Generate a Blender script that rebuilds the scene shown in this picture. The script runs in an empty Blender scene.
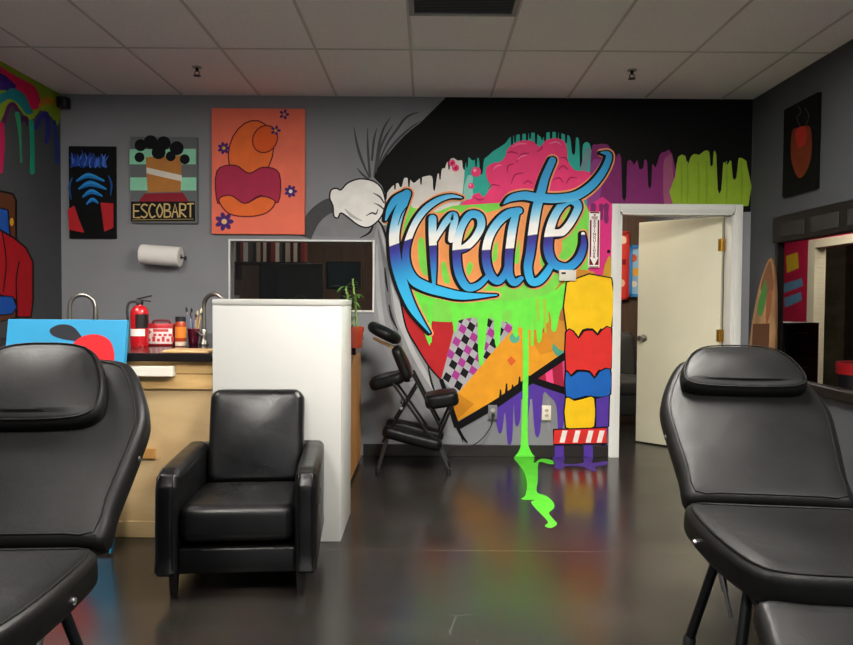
import bpy, bmesh, math, random
from mathutils import Vector, Matrix, Euler
from mathutils.geometry import tessellate_polygon
random.seed(7)
R = math.radians
SC = bpy.context.scene
COL = SC.collection

# ------------------------------------------------------------------ camera
FPX = 762.0
CAMZ = 1.27
CAM_R = (Matrix.Rotation(R(90 - 1.84), 3, 'X') @ Matrix.Rotation(R(0.42), 3, 'Z'))
cd = bpy.data.cameras.new('camera')
cam = bpy.data.objects.new('camera', cd)
COL.objects.link(cam)
cd.sensor_width = 36.0
cd.lens = FPX / 853 * 36.0
cd.clip_start = 0.05
cam.matrix_world = Matrix.Translation((0, 0, CAMZ)) @ CAM_R.to_4x4()
SC.camera = cam
SC.view_settings.view_transform = 'Standard'
SC.view_settings.look = 'None'
SC.view_settings.gamma = 1
SC.view_settings.use_curve_mapping = False
SC.view_settings.exposure = 0.15
SC.cycles.use_denoising = True
SC.cycles.max_bounces = 8
SC.cycles.sample_clamp_indirect = 6.0

def ray(px, py):
    return CAM_R @ Vector(((px - 426.5) / FPX, -(py - 322.5) / FPX, -1.0))
CP = Vector((0, 0, CAMZ))
def at_y(px, py, Y):
    d = ray(px, py); return CP + d * (Y / d.y)
def at_x(px, py, X):
    d = ray(px, py); return CP + d * (X / d.x)
def at_z(px, py, Z):
    d = ray(px, py); return CP + d * ((Z - CAMZ) / d.z)

# ------------------------------------------------------------------ room dimensions
D = 6.10            # back wall
XL, XR = -2.92, 2.58
H = 2.865
YR = -2.6           # wall behind the camera

# ------------------------------------------------------------------ materials
def lin(c):
    c = c / 255.0
    return c / 12.92 if c <= 0.04045 else ((c + 0.055) / 1.055) ** 2.4
def rgb(h):
    h = h.lstrip('#'); return (lin(int(h[0:2], 16)), lin(int(h[2:4], 16)), lin(int(h[4:6], 16)), 1)
_m = {}
def mat(name, col, rough=0.5, metal=0.0, spec=0.5, var=0.0, vscale=6.0, bump=0.0, bscale=60.0, coat=0.0, stretch=None, detail=4.0):
    if name in _m: return _m[name]
    m = bpy.data.materials.new(name); m.use_nodes = True
    nt = m.node_tree; b = nt.nodes['Principled BSDF']
    c = rgb(col) if isinstance(col, str) else col
    b.inputs['Base Color'].default_value = c
    b.inputs['Roughness'].default_value = rough
    b.inputs['Metallic'].default_value = metal
    b.inputs['Specular IOR Level'].default_value = spec
    b.inputs['Coat Weight'].default_value = coat
    if var or bump:
        tc = nt.nodes.new('ShaderNodeTexCoord'); mp = nt.nodes.new('ShaderNodeMapping')
        nt.links.new(tc.outputs['Object'], mp.inputs['Vector'])
        if stretch: mp.inputs['Scale'].default_value = stretch
    if var:
        n = nt.nodes.new('ShaderNodeTexNoise'); n.inputs['Scale'].default_value = vscale; n.inputs['Detail'].default_value = detail
        nt.links.new(mp.outputs['Vector'], n.inputs['Vector'])
        r = nt.nodes.new('ShaderNodeValToRGB')
        r.color_ramp.elements[0].position = 0.3; r.color_ramp.elements[1].position = 0.7
        r.color_ramp.elements[0].color = tuple(x * (1 - var) for x in c[:3]) + (1,)
        r.color_ramp.elements[1].color = tuple(min(1, x * (1 + var)) for x in c[:3]) + (1,)
        nt.links.new(n.outputs['Fac'], r.inputs['Fac']); nt.links.new(r.outputs['Color'], b.inputs['Base Color'])
    if bump:
        n2 = nt.nodes.new('ShaderNodeTexNoise'); n2.inputs['Scale'].default_value = bscale; n2.inputs['Detail'].default_value = 3
        nt.links.new(mp.outputs['Vector'], n2.inputs['Vector'])
        bp = nt.nodes.new('ShaderNodeBump'); bp.inputs['Strength'].default_value = bump; bp.inputs['Distance'].default_value = 0.01
        nt.links.new(n2.outputs['Fac'], bp.inputs['Height']); nt.links.new(bp.outputs['Normal'], b.inputs['Normal'])
    _m[name] = m
    return m
def paint(h):
    return mat('paint ' + h, h, rough=0.6, spec=0.15, var=0.07, vscale=9.0)
def emis(name, col, s):
    m = bpy.data.materials.new(name); m.use_nodes = True
    b = m.node_tree.nodes['Principled BSDF']
    b.inputs['Base Color'].default_value = (0.8, 0.8, 0.8, 1)
    b.inputs['Emission Color'].default_value = col; b.inputs['Emission Strength'].default_value = s
    return m
def leather(name, col, rough=0.4, spec=0.24):
    m = bpy.data.materials.new(name); m.use_nodes = True
    nt = m.node_tree; b = nt.nodes['Principled BSDF']
    b.inputs['Base Color'].default_value = rgb(col); b.inputs['Specular IOR Level'].default_value = spec
    tc = nt.nodes.new('ShaderNodeTexCoord')
    v = nt.nodes.new('ShaderNodeTexVoronoi'); v.inputs['Scale'].default_value = 260
    n = nt.nodes.new('ShaderNodeTexNoise'); n.inputs['Scale'].default_value = 9; n.inputs['Detail'].default_value = 3; n.inputs['Distortion'].default_value = 0.6
    n3 = nt.nodes.new('ShaderNodeTexNoise'); n3.inputs['Scale'].default_value = 3.5; n3.inputs['Detail'].default_value = 5
    for q in (v, n, n3): nt.links.new(tc.outputs['Object'], q.inputs['Vector'])
    b1 = nt.nodes.new('ShaderNodeBump'); b1.inputs['Strength'].default_value = 0.10; b1.inputs['Distance'].default_value = 0.002
    b2 = nt.nodes.new('ShaderNodeBump'); b2.inputs['Strength'].default_value = 0.13; b2.inputs['Distance'].default_value = 0.02
    nt.links.new(v.outputs['Distance'], b1.inputs['Height']); nt.links.new(n.outputs['Fac'], b2.inputs['Height'])
    nt.links.new(b1.outputs['Normal'], b2.inputs['Normal']); nt.links.new(b2.outputs['Normal'], b.inputs['Normal'])
    mr = nt.nodes.new('ShaderNodeMapRange'); mr.inputs['From Min'].default_value = 0.3; mr.inputs['From Max'].default_value = 0.7
    mr.inputs['To Min'].default_value = rough - 0.06; mr.inputs['To Max'].default_value = rough + 0.12
    nt.links.new(n3.outputs['Fac'], mr.inputs['Value']); nt.links.new(mr.outputs['Result'], b.inputs['Roughness'])
    return m
def wood(name, c1, c2, scale=(1, 1, 14), rough=0.5):
    m = bpy.data.materials.new(name); m.use_nodes = True
    nt = m.node_tree; b = nt.nodes['Principled BSDF']; b.inputs['Roughness'].default_value = rough
    tc = nt.nodes.new('ShaderNodeTexCoord'); mp = nt.nodes.new('ShaderNodeMapping'); mp.inputs['Scale'].default_value = scale
    n = nt.nodes.new('ShaderNodeTexNoise'); n.inputs['Scale'].default_value = 2.2; n.inputs['Detail'].default_value = 6; n.inputs['Distortion'].default_value = 0.8
    r = nt.nodes.new('ShaderNodeValToRGB'); r.color_ramp.elements[0].position = 0.32; r.color_ramp.elements[1].position = 0.68
    r.color_ramp.elements[0].color = rgb(c1); r.color_ramp.elements[1].color = rgb(c2)
    nt.links.new(tc.outputs['Object'], mp.inputs['Vector']); nt.links.new(mp.outputs['Vector'], n.inputs['Vector'])
    nt.links.new(n.outputs['Fac'], r.inputs['Fac']); nt.links.new(r.outputs['Color'], b.inputs['Base Color'])
    return m
def glass(name, tint=(1, 1, 1, 1), rough=0.0):
    m = bpy.data.materials.new(name); m.use_nodes = True
    b = m.node_tree.nodes['Principled BSDF']
    b.inputs['Base Color'].default_value = tint; b.inputs['Roughness'].default_value = rough
    b.inputs['Transmission Weight'].default_value = 1.0; b.inputs['IOR'].default_value = 1.45
    return m

M_wall = mat('grey wall paint', '#85868a', rough=0.75, spec=0.25, var=0.05, vscale=2.5, bump=0.06, bscale=180)
M_black = mat('matt black plastic', '#141415', rough=0.5)
M_white = mat('white gloss trim', '#dcdcd6', rough=0.4, var=0.03, vscale=3)
M_chrome = mat('brushed chrome', '#c8c8ca', rough=0.22, metal=1.0)
M_steel = mat('dull steel', '#a5a29a', rough=0.33, metal=1.0)
M_dark = mat('dark metal', '#1b1c1e', rough=0.4, metal=0.6)
M_leather = leather('black leather', '#0b0b0c', 0.31, .36)
M_vinyl = leather('worn black vinyl', '#0c0c0c', 0.42, .19)

# ------------------------------------------------------------------ object helpers
def link(o, parent=None):
    COL.objects.link(o)
    if parent is not None: o.parent = parent
    return o
def props(o, label=None, cat=None, group=None, kind=None):
    if label: o['label'] = label
    if cat: o['category'] = cat
    if group: o['group'] = group
    if kind: o['kind'] = kind
    return o
def thing(name, label, cat, loc=(0, 0, 0), rz=0.0, group=None):
    o = bpy.data.objects.new(name, None); o.empty_display_size = 0.05
    link(o); o.location = loc; o.rotation_euler = (0, 0, rz)
    return props(o, label, cat, group)
def mesh_obj(name, bm, mats, parent=None, smooth=True, world=False):
    """ONE mesh object out of a bmesh; world=True: coordinates are world, moved into the parent's frame."""
    if world and parent is not None:
        pm = Matrix.Translation(parent.location) @ parent.rotation_euler.to_matrix().to_4x4()
        bmesh.ops.transform(bm, matrix=pm.inverted(), verts=bm.verts)
    me = bpy.data.meshes.new(name)
    bm.normal_update()
    bm.to_mesh(me); bm.free()
    if not isinstance(mats, (list, tuple)): mats = [mats]
    for m in mats: me.materials.append(m)
    if smooth:
        for p in me.polygons: p.use_smooth = True
        try: me.set_sharp_from_angle(angle=R(38))
        except Exception: pass
    o = bpy.data.objects.new(name, me)
    return link(o, parent)
def struct(name, bm, mats, smooth=False):
    o = mesh_obj(name, bm, mats, None, smooth); o['kind'] = 'structure'; return o
def copy_tree(o, parent=None):
    c = o.copy(); COL.objects.link(c)
    if parent is not None: c.parent = parent
    for ch in list(o.children): copy_tree(ch, c)
    return c

def NB(): return bmesh.new()
def box(bm, c, s, rot=None, bevel=0.0, seg=2, mi=0):
    """box centred at c with size s"""
    t = bmesh.new()
    bmesh.ops.create_cube(t, size=1.0)
    bmesh.ops.scale(t, vec=Vector(s), verts=t.verts)
    if bevel > 0:
        bmesh.ops.bevel(t, geom=list(t.edges), offset=bevel, segments=seg, profile=0.5, affect='EDGES')
    if rot is not None:
        rm = rot.to_matrix().to_4x4() if isinstance(rot, Euler) else rot
        bmesh.ops.transform(t, matrix=rm, verts=t.verts)
    bmesh.ops.translate(t, vec=Vector(c), verts=t.verts)
    return merge(bm, t, mi)
def box2(bm, a, b, bevel=0.0, mi=0, seg=2):
    a, b = Vector(a), Vector(b)
    return box(bm, (a + b) / 2, [abs(x) for x in (b - a)], None, bevel, seg, mi)
def merge(bm, t, mi=0, M=None):
    if M is not None: bmesh.ops.transform(t, matrix=M, verts=t.verts)
    t.verts.index_update()
    vs = [bm.verts.new(v.co) for v in t.verts]
    for f in t.faces:
        try:
            nf = bm.faces.new([vs[v.index] for v in f.verts]); nf.material_index = mi if mi is not None else f.material_index
        except ValueError: pass
    t.free(); return bm
def crv(pts, n=8, closed=False):
    P = [Vector(p) for p in pts]; out = []; L = len(P)
    rng = range(L) if closed else range(L - 1)
    for i in rng:
        if closed: p0, p1, p2, p3 = P[(i - 1) % L], P[i], P[(i + 1) % L], P[(i + 2) % L]
        else: p0, p1, p2, p3 = P[max(0, i - 1)], P[i], P[i + 1], P[min(L - 1, i + 2)]
        for k in range(n):
            t = k / n
            out.append(0.5 * ((2 * p1) + (-p0 + p2) * t + (2 * p0 - 5 * p1 + 4 * p2 - p3) * t * t + (-p0 + 3 * p1 - 3 * p2 + p3) * t ** 3))
    if not closed: out.append(P[-1].copy())
    return out
def tube(bm, pts, r, seg=10, closed=False, mi=0, caps=True):
    P = [Vector(p) for p in pts]; n = len(P)
    rs = r if isinstance(r, (list, tuple)) else [r] * n
    rings = []; up = None
    for i in range(n):
        a = P[(i - 1) % n] if (closed or i > 0) else P[i]; b = P[(i + 1) % n] if (closed or i < n - 1) else P[i]
        t = (b - a).normalized()
        if up is None:
            up = t.orthogonal().normalized()
        else:
            up = (up - t * up.dot(t))
            up = up.normalized() if up.length > 1e-6 else t.orthogonal().normalized()
        s = t.cross(up)
        rings.append([bm.verts.new(P[i] + (up * math.cos(2 * math.pi * k / seg) + s * math.sin(2 * math.pi * k / seg)) * rs[i]) for k in range(seg)])
    for i in range(n if closed else n - 1):
        A, B = rings[i], rings[(i + 1) % n]
        for k in range(seg):
            f = bm.faces.new((A[k], A[(k + 1) % seg], B[(k + 1) % seg], B[k])); f.material_index = mi
    if caps and not closed:
        f = bm.faces.new(rings[0][::-1]); f.material_index = mi
        f = bm.faces.new(rings[-1]); f.material_index = mi
    return bm
def lathe(bm, prof, c=(0, 0, 0), seg=24, mi=0, M=None):
    """prof: (radius, z) from bottom to top; closes on the axis where radius is 0"""
    t = bmesh.new(); rings = []
    for (r, z) in prof:
        if r <= 1e-6: rings.append([t.verts.new((0, 0, z))])
        else: rings.append([t.verts.new((r * math.cos(2 * math.pi * k / seg), r * math.sin(2 * math.pi * k / seg), z)) for k in range(seg)])
    for A, B in zip(rings, rings[1:]):
        for k in range(seg):
            k2 = (k + 1) % seg
            q = ([A[0]] if len(A) == 1 else [A[k], A[k2]]) + ([B[0]] if len(B) == 1 else [B[k2], B[k]])
            if len(q) > 2: t.faces.new(q)
    mm = Matrix.Translation(c) @ (M if M is not None else Matrix.Identity(4))
    return merge(bm, t, mi, mm)
def prism(bm, poly, z0, z1, mi=0, M=None):
    """poly in xy extruded z0..z1"""
    t = bmesh.new(); n = len(poly)
    lo = [t.verts.new((p[0], p[1], z0)) for p in poly]; hi = [t.verts.new((p[0], p[1], z1)) for p in poly]
    for tri in tessellate_polygon([[Vector((p[0], p[1], 0)) for p in poly]]):
        t.faces.new([hi[i] for i in tri]); t.faces.new([lo[i] for i in reversed(tri)])
    for i in range(n):
        t.faces.new((lo[i], lo[(i + 1) % n], hi[(i + 1) % n], hi[i]))
    bmesh.ops.recalc_face_normals(t, faces=t.faces)
    return merge(bm, t, mi, M)
def cushion(bm, outline, thick, r=0.03, puff=0.02, M=None, mi=0, n=6, bot_puff=0.0, dense=6, wr=0.0):
    """rounded pad: top face at z=0, body down to -thick; outline smoothed (closed), puff = crown"""
    O = crv([(p[0], p[1], 0) for p in outline], dense, True)
    c = sum(O, Vector()) / len(O); L = len(O); N = []
    area = sum(O[i].x * O[(i + 1) % L].y - O[(i + 1) % L].x * O[i].y for i in range(L))
    sg = 1 if area > 0 else -1
    for i in range(L):
        t = (O[(i + 1) % L] - O[i - 1]); N.append(Vector((-t.y, t.x, 0)).normalized() * sg)
    rings = []
    def ring(ins, z): rings.append([O[i] + N[i] * ins + Vector((0, 0, z)) for i in range(L)])
    def inner(base, f, z): rings.append([base[i].lerp(c, f) + Vector((0, 0, 0)) for i in range(L)]); [v.__setattr__('z', z) for v in rings[-1]]
    base = [O[i] + N[i] * r for i in range(L)]
    for f in (0.9, 0.6, 0.3): inner(base, f, -thick - bot_puff * (1 - (1 - f) ** 2))
    for k in range(n + 1):
        a = math.pi / 2 * k / n; ring(r * (1 - math.sin(a)), -thick + r * (1 - math.cos(a)))
    for k in range(n + 1):
        a = math.pi / 2 * k / n; ring(r * (1 - math.cos(a)), -r * (1 - math.sin(a)))
    hx = max(abs(v.x - c.x) for v in base); hy = max(abs(v.y - c.y) for v in base)
    for f in (0.06, 0.14, 0.26, 0.40, 0.55, 0.70, 0.84, 0.95):
        inner(base, f, 0)
        for v in rings[-1]:
            a_, b_ = (v.x - c.x) / hx, (v.y - c.y) / hy
            v.z = puff * max(0, 1 - a_ ** 2) * max(0, 1 - b_ ** 2) * min(1, f / .06)
    t = bmesh.new(); V = [[t.verts.new(p) for p in rg] for rg in rings]
    for A, B in zip(V, V[1:]):
        for k in range(L): t.faces.new((A[k], A[(k + 1) % L], B[(k + 1) % L], B[k]))
    cb = t.verts.new((c.x, c.y, rings[0][0].z)); ct = t.verts.new((c.x, c.y, puff))
    for k in range(L):
        t.faces.new((cb, V[0][(k + 1) % L], V[0][k])); t.faces.new((ct, V[-1][k], V[-1][(k + 1) % L]))
    bmesh.ops.recalc_face_normals(t, faces=t.faces)
    merge(bm, t, mi, M)
    return O
def rrect(w0, w1, h0, h1, rad=0.05):
    """rounded-rectangle outline whose smoothing keeps straight sides"""
    x0, x1, y0, y1 = w0, w1, h0, h1; r = rad; k = 0.3 * r
    pts = []
    for (cx, cy, a0) in ((x1 - r, y1 - r, 0), (x0 + r, y1 - r, 90), (x0 + r, y0 + r, 180), (x1 - r, y0 + r, 270)):
        for a in (0, 30, 60, 90):
            pts.append((cx + r * math.cos(R(a0 + a)), cy + r * math.sin(R(a0 + a))))
    out = []
    for i, p in enumerate(pts):
        out.append(p)
        q = pts[(i + 1) % len(pts)]
        if i % 4 == 3:
            out.append((p[0] * .67 + q[0] * .33, p[1] * .67 + q[1] * .33)); out.append((p[0] * .33 + q[0] * .67, p[1] * .33 + q[1] * .67))
    return out

# ------------------------------------------------------------------ flat paint on a surface
class Painter:
    """Collects painted patches on one surface. fn(px,py,off) gives the place on that surface, off = thickness of paint."""
    def __init__(s, fn, step=0.00006, start=0.0006):
        s.fn = fn; s.off = start; s.step = step; s.bm = bmesh.new(); s.mats = []; s.idx = {}
    def mi(s, col):
        m = paint(col) if isinstance(col, str) else col
        if m.name not in s.idx: s.idx[m.name] = len(s.mats); s.mats.append(m)
        return s.idx[m.name]
    def nxt(s): s.off += s.step; return s.off
    def _tri(s, pts, mi):
        o = s.nxt(); V3 = [s.fn(p[0], p[1], o) for p in pts]
        vs = [s.bm.verts.new(v) for v in V3]
        for tri in tessellate_polygon([[Vector((p[0], p[1], 0)) for p in pts]]):
            try: f = s.bm.faces.new([vs[i] for i in tri]); f.material_index = mi
            except ValueError: pass
    def poly(s, pts, col, smooth=0, outline=None, ow=1.2):
        P = [Vector((p[0], p[1], 0)) for p in pts]
        if smooth: P = crv(P, smooth, True)
        s._tri(P, s.mi(col))
        if outline: s.stroke([(p.x, p.y) for p in P] + [(P[0].x, P[0].y)], ow, outline, n=1)
    def circle(s, x, y, r, col, ry=None, outline=None, ow=1.0, rot=0):
        ry = ry or r; c, sn = math.cos(R(rot)), math.sin(R(rot))
        q = [(r * math.cos(R(a)), ry * math.sin(R(a))) for a in range(0, 360, 18)]
        s.poly([(x + a * c - b * sn, y + a * sn + b * c) for a, b in q], col, 0, outline, ow)
    def stroke(s, pts, w, col, n=6, dx=0, dy=0, grow=0, cap=True):
        mi = s.mi(col); ws = w if isinstance(w, (list, tuple)) else [w] * len(pts)
        P = crv([(p[0] + dx, p[1] + dy, ww + grow) for p, ww in zip(pts, ws)], n) if n > 1 else [Vector((p[0] + dx, p[1] + dy, ww + grow)) for p, ww in zip(pts, ws)]
        o = s.nxt(); L, Rr = [], []
        for i, p in enumerate(P):
            a, b = P[max(0, i - 1)], P[min(len(P) - 1, i + 1)]
            t = Vector((b.x - a.x, b.y - a.y)); t = t.normalized() if t.length > 1e-6 else Vector((1, 0))
            nn = Vector((-t.y, t.x)) * max(p.z, 0.2) / 2
            L.append(s.bm.verts.new(s.fn(p.x + nn.x, p.y + nn.y, o))); Rr.append(s.bm.verts.new(s.fn(p.x - nn.x, p.y - nn.y, o)))
        for i in range(len(P) - 1):
            f = s.bm.faces.new((L[i], L[i + 1], Rr[i + 1], Rr[i])); f.material_index = mi
        if cap:
            for p in (P[0], P[-1]):
                if p.z > 1.2:
                    o = s.nxt()
                    vs = [s.bm.verts.new(s.fn(p.x + p.z / 2 * math.cos(2 * math.pi * k / 14), p.y + p.z / 2 * math.sin(2 * math.pi * k / 14), o)) for k in range(14)]
                    f = s.bm.faces.new(vs); f.material_index = mi
    def drip(s, x, y0, y1, w, col):
        s.stroke([(x, y0), (x, (y0 + y1) / 2), (x, y1 - w * .6), (x, y1)], [w * 1.15, w * .8, w * 1.0, w * .7], col, n=3)
    def done(s, name, parent=None, world=True):
        o = mesh_obj(name, s.bm, s.mats, parent, smooth=False, world=world); return o
def on_back(off0=0.0, Y=None):
    Y = D if Y is None else Y
    def fn(px, py, off):
        p = at_y(px, py, Y); p.x = min(max(p.x, XL + .002), XR - .002); p.z = min(max(p.z, 0.002), H - .002); p.y = Y - off0 - off; return p
    return fn
def on_side(X, sgn, off0=0.0):
    def fn(px, py, off):
        p = at_x(px, py, X); p.z = min(p.z, H - .002); p.y = min(p.y, D - .002); p.x = X + sgn * (off0 + off); return p
    return fn
def on_floor(px, py, off):
    p = at_z(px, py, 0.0); p.y = min(p.y, D - .002); p.z = off; return p
def text_mesh(body, size, M, name='lettering', bold=0.0, sx=1.0):
    cu = bpy.data.curves.new(name, 'FONT'); cu.body = body; cu.size = size; cu.align_x = 'CENTER'; cu.align_y = 'CENTER'; cu.offset = bold; cu.fill_mode = 'FRONT'
    cu.resolution_u = 3
    o = bpy.data.objects.new(name, cu); COL.objects.link(o)
    dg = bpy.context.evaluated_depsgraph_get()
    me = bpy.data.meshes.new_from_object(o.evaluated_get(dg))
    bm = bmesh.new(); bm.from_mesh(me)
    COL.objects.unlink(o); bpy.data.objects.remove(o); bpy.data.curves.remove(cu); bpy.data.meshes.remove(me)
    bmesh.ops.transform(bm, matrix=M @ Matrix.Diagonal((sx, 1, 1, 1)), verts=bm.verts)
    return bm
#@@SETTING
# ------------------------------------------------------------------ the setting
WT = 0.12
def floor_mat():
    m = bpy.data.materials.new('polished dark concrete'); m.use_nodes = True
    nt = m.node_tree; b = nt.nodes['Principled BSDF']; L = nt.links
    tc = nt.nodes.new('ShaderNodeTexCoord')
    def noise(s, d, dist=0.0):
        n = nt.nodes.new('ShaderNodeTexNoise'); n.inputs['Scale'].default_value = s; n.inputs['Detail'].default_value = d; n.inputs['Distortion'].default_value = dist
        L.new(tc.outputs['Object'], n.inputs['Vector']); return n
    n1, n2 = noise(0.9, 6, 0.8), noise(7, 6, 0.3)
    r = nt.nodes.new('ShaderNodeValToRGB')
    e = r.color_ramp.elements
    e[0].position = 0.30; e[0].color = rgb('#171615'); e[1].position = 0.72; e[1].color = rgb('#312d28')
    x = e.new(0.5); x.color = rgb('#221f1d')
    L.new(n1.outputs['Fac'], r.inputs['Fac'])
    mx = nt.nodes.new('ShaderNodeMix'); mx.data_type = 'RGBA'; mx.blend_type = 'OVERLAY'; mx.inputs['Factor'].default_value = 0.35
    L.new(r.outputs['Color'], mx.inputs['A']); L.new(n2.outputs['Color'], mx.inputs['B'])
    # fine scratches: thin warped voronoi edges, only in patches
    def scratch(scale, stretch, rot, width):
        mp = nt.nodes.new('ShaderNodeMapping'); mp.inputs['Scale'].default_value = stretch; mp.inputs['Rotation'].default_value = (0, 0, R(rot))
        L.new(tc.outputs['Object'], mp.inputs['Vector'])
        v = nt.nodes.new('ShaderNodeTexVoronoi'); v.feature = 'DISTANCE_TO_EDGE'; v.inputs['Scale'].default_value = scale
        L.new(mp.outputs['Vector'], v.inputs['Vector'])
        c = nt.nodes.new('ShaderNodeMath'); c.operation = 'LESS_THAN'; c.inputs[1].default_value = width
        L.new(v.outputs['Distance'], c.inputs[0])
        g = noise(2.3 + rot * .01, 2); gm = nt.nodes.new('ShaderNodeMath'); gm.operation = 'GREATER_THAN'; gm.inputs[1].default_value = 0.62
        L.new(g.outputs['Fac'], gm.inputs[0])
        q = nt.nodes.new('ShaderNodeMath'); q.operation = 'MULTIPLY'; L.new(c.outputs[0], q.inputs[0]); L.new(gm.outputs[0], q.inputs[1])
        return q
    s1, s2 = scratch(1.7, (1, 3.2, 1), 35, 0.006), scratch(2.2, (3.0, 1, 1), 70, 0.005)
    ad = nt.nodes.new('ShaderNodeMath'); ad.operation = 'MAXIMUM'; L.new(s1.outputs[0], ad.inputs[0]); L.new(s2.outputs[0], ad.inputs[1])
    sc = nt.nodes.new('ShaderNodeMath'); sc.operation = 'MULTIPLY'; sc.inputs[1].default_value = 0.13; L.new(ad.outputs[0], sc.inputs[0])
    m2 = nt.nodes.new('ShaderNodeMix'); m2.data_type = 'RGBA'; m2.inputs['B'].default_value = rgb('#8a857c')
    L.new(sc.outputs[0], m2.inputs['Factor']); n5 = noise(85, 3); mz = nt.nodes.new('ShaderNodeMix'); mz.data_type = 'RGBA'; mz.blend_type = 'OVERLAY'; mz.inputs['Factor'].default_value = 0.45
    L.new(mx.outputs['Result'], mz.inputs['A']); L.new(n5.outputs['Fac'], mz.inputs['B']); L.new(mz.outputs['Result'], m2.inputs['A'])
    # saw-cut joints
    sx = nt.nodes.new('ShaderNodeSeparateXYZ'); L.new(tc.outputs['Object'], sx.inputs[0])
    def joint(out, pos):
        a = nt.nodes.new('ShaderNodeMath'); a.operation = 'SUBTRACT'; a.inputs[1].default_value = pos; L.new(sx.outputs[out], a.inputs[0])
        d = nt.nodes.new('ShaderNodeMath'); d.operation = 'ABSOLUTE'; L.new(a.outputs[0], d.inputs[0])
        g = nt.nodes.new('ShaderNodeMath'); g.operation = 'LESS_THAN'; g.inputs[1].default_value = 0.006; L.new(d.outputs[0], g.inputs[0]); return g
    j = joint('Y', 3.80)
    jm = nt.nodes.new('ShaderNodeMath'); jm.operation = 'MULTIPLY'; jm.inputs[1].default_value = 0.3; L.new(j.outputs[0], jm.inputs[0])
    m3 = nt.nodes.new('ShaderNodeMix'); m3.data_type = 'RGBA'; m3.inputs['B'].default_value = rgb('#6a5f50')
    L.new(jm.outputs[0], m3.inputs['Factor']); L.new(m2.outputs['Result'], m3.inputs['A'])
    L.new(m3.outputs['Result'], b.inputs['Base Color'])
    n4 = noise(1.4, 2, 0.2)
    mr = nt.nodes.new('ShaderNodeMapRange'); mr.inputs['From Min'].default_value = 0.3; mr.inputs['From Max'].default_value = 0.7
    mr.inputs['To Min'].default_value = 0.17; mr.inputs['To Max'].default_value = 0.27
    L.new(n4.outputs['Fac'], mr.inputs['Value']); L.new(mr.outputs['Result'], b.inputs['Roughness'])
    b.inputs['Specular IOR Level'].default_value = 0.45
    return m
M_floor = floor_mat()
M_ceil = mat('ceiling tile', '#f0e9e7', rough=0.9, spec=0.1, var=0.05, vscale=60, bump=0.15, bscale=120)
M_tbar = mat('ceiling grid bar', '#c2bcb5', rough=0.6)  # white bars toned down: the shadow reveal beside the tiles is in the colour
M_rwall = mat('side wall grey dimmed by colour', '#47494c', rough=0.8, spec=0.2, var=0.05, vscale=2.5, bump=0.06, bscale=180)  # back wall's grey, darkened to put the side walls' dimness into the colour
M_pink = mat('magenta wall paint', '#b3123f', rough=0.6, var=0.06)
M_brownwall = mat('brown panelling', '#4a3627', rough=0.6, var=0.25, vscale=3, stretch=(14, 14, 1))
M_cream = mat('cream door paint', '#d9d3b8', rough=0.45, var=0.03, vscale=3)
M_rubber = mat('dark rubber base', '#241f1d', rough=0.45)
M_glass = glass('window glass', (0.9, 0.93, 0.95, 1))

bm = NB(); box2(bm, (XL - WT, YR - WT, -0.1), (6.4, 11.4, 0)); struct('floor', bm, M_floor)
# drop ceiling: tiles 0.61 x 1.22 on a grid of bars
bm = NB(); box2(bm, (XL - WT, YR - WT, H), (XR + WT, D + WT, H + 0.08))
for k in range(-6, 7):
    x = -0.115 + 0.61 * k
    if XL < x < XR: box2(bm, (x - 0.009, YR, H - 0.004), (x + 0.009, D, H + 0.001), mi=1)
for k in range(-5, 3):
    y = 4.95 + 1.22 * k
    if YR < y < D: box2(bm, (XL, y - 0.009, H - 0.0038), (XR, y + 0.009, H + 0.001), mi=1)
box2(bm, (XL, 4.34 - .012, H - .0036), (0.495, 4.34 + .012, H + .001), mi=1) if False else None
struct('ceiling', bm, [M_ceil, M_tbar])

# back wall with a door opening and an interior window
DX0, DX1, DZ = 1.535, 2.445, 1.965
wa, wb = at_y(230.5, 241, D), at_y(372.5, 310.5, D)
WX0, WX1, WZ0, WZ1 = wa.x, wb.x, wb.z, wa.z
bm = NB()
for a, b in (((XL, 0), (WX0, H)), ((WX0, 0), (WX1, WZ0)), ((WX0, WZ1), (WX1, H)), ((WX1, 0), (DX0, H)), ((DX0, DZ), (DX1, H)), ((DX1, 0), (XR, H))):
    box2(bm, (a[0], D, a[1]), (b[0], D + WT, b[1]))
bmesh.ops.remove_doubles(bm, verts=bm.verts, dist=1e-4)
struct('wall_back', bm, M_wall)
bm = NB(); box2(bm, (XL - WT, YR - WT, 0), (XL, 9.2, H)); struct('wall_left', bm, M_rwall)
SX0, SX1, SZ0, SZ1 = -0.9, 2.3, .55, 2.35  # unseen rear window, added for soft frontal daylight and a brighter ceiling
bm = NB()
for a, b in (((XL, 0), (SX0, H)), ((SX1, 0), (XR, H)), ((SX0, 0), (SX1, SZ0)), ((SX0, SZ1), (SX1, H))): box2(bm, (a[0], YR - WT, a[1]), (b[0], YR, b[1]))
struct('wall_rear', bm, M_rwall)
bm = NB()
for k in range(4):
    x = SX0 + (SX1 - SX0) * k / 3; box2(bm, (x - .03, YR - .08, SZ0), (x + .03, YR + .01, SZ1))
for z in (SZ0, SZ1): box2(bm, (SX0 - .03, YR - .08, z - .03), (SX1 + .03, YR + .01, z + .03))
struct('window_added', bm, M_dark)
W = bpy.data.worlds.new('daylight'); SC.world = W; W.use_nodes = True
W.node_tree.nodes['Background'].inputs['Color'].default_value = (.93, .96, 1.0, 1); W.node_tree.nodes['Background'].inputs['Strength'].default_value = 1.5
pl_ = bpy.data.lights.new('window_portal', 'AREA'); pl_.shape = 'RECTANGLE'; pl_.size = SX1 - SX0; pl_.size_y = SZ1 - SZ0; pl_.cycles.is_portal = True
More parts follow.
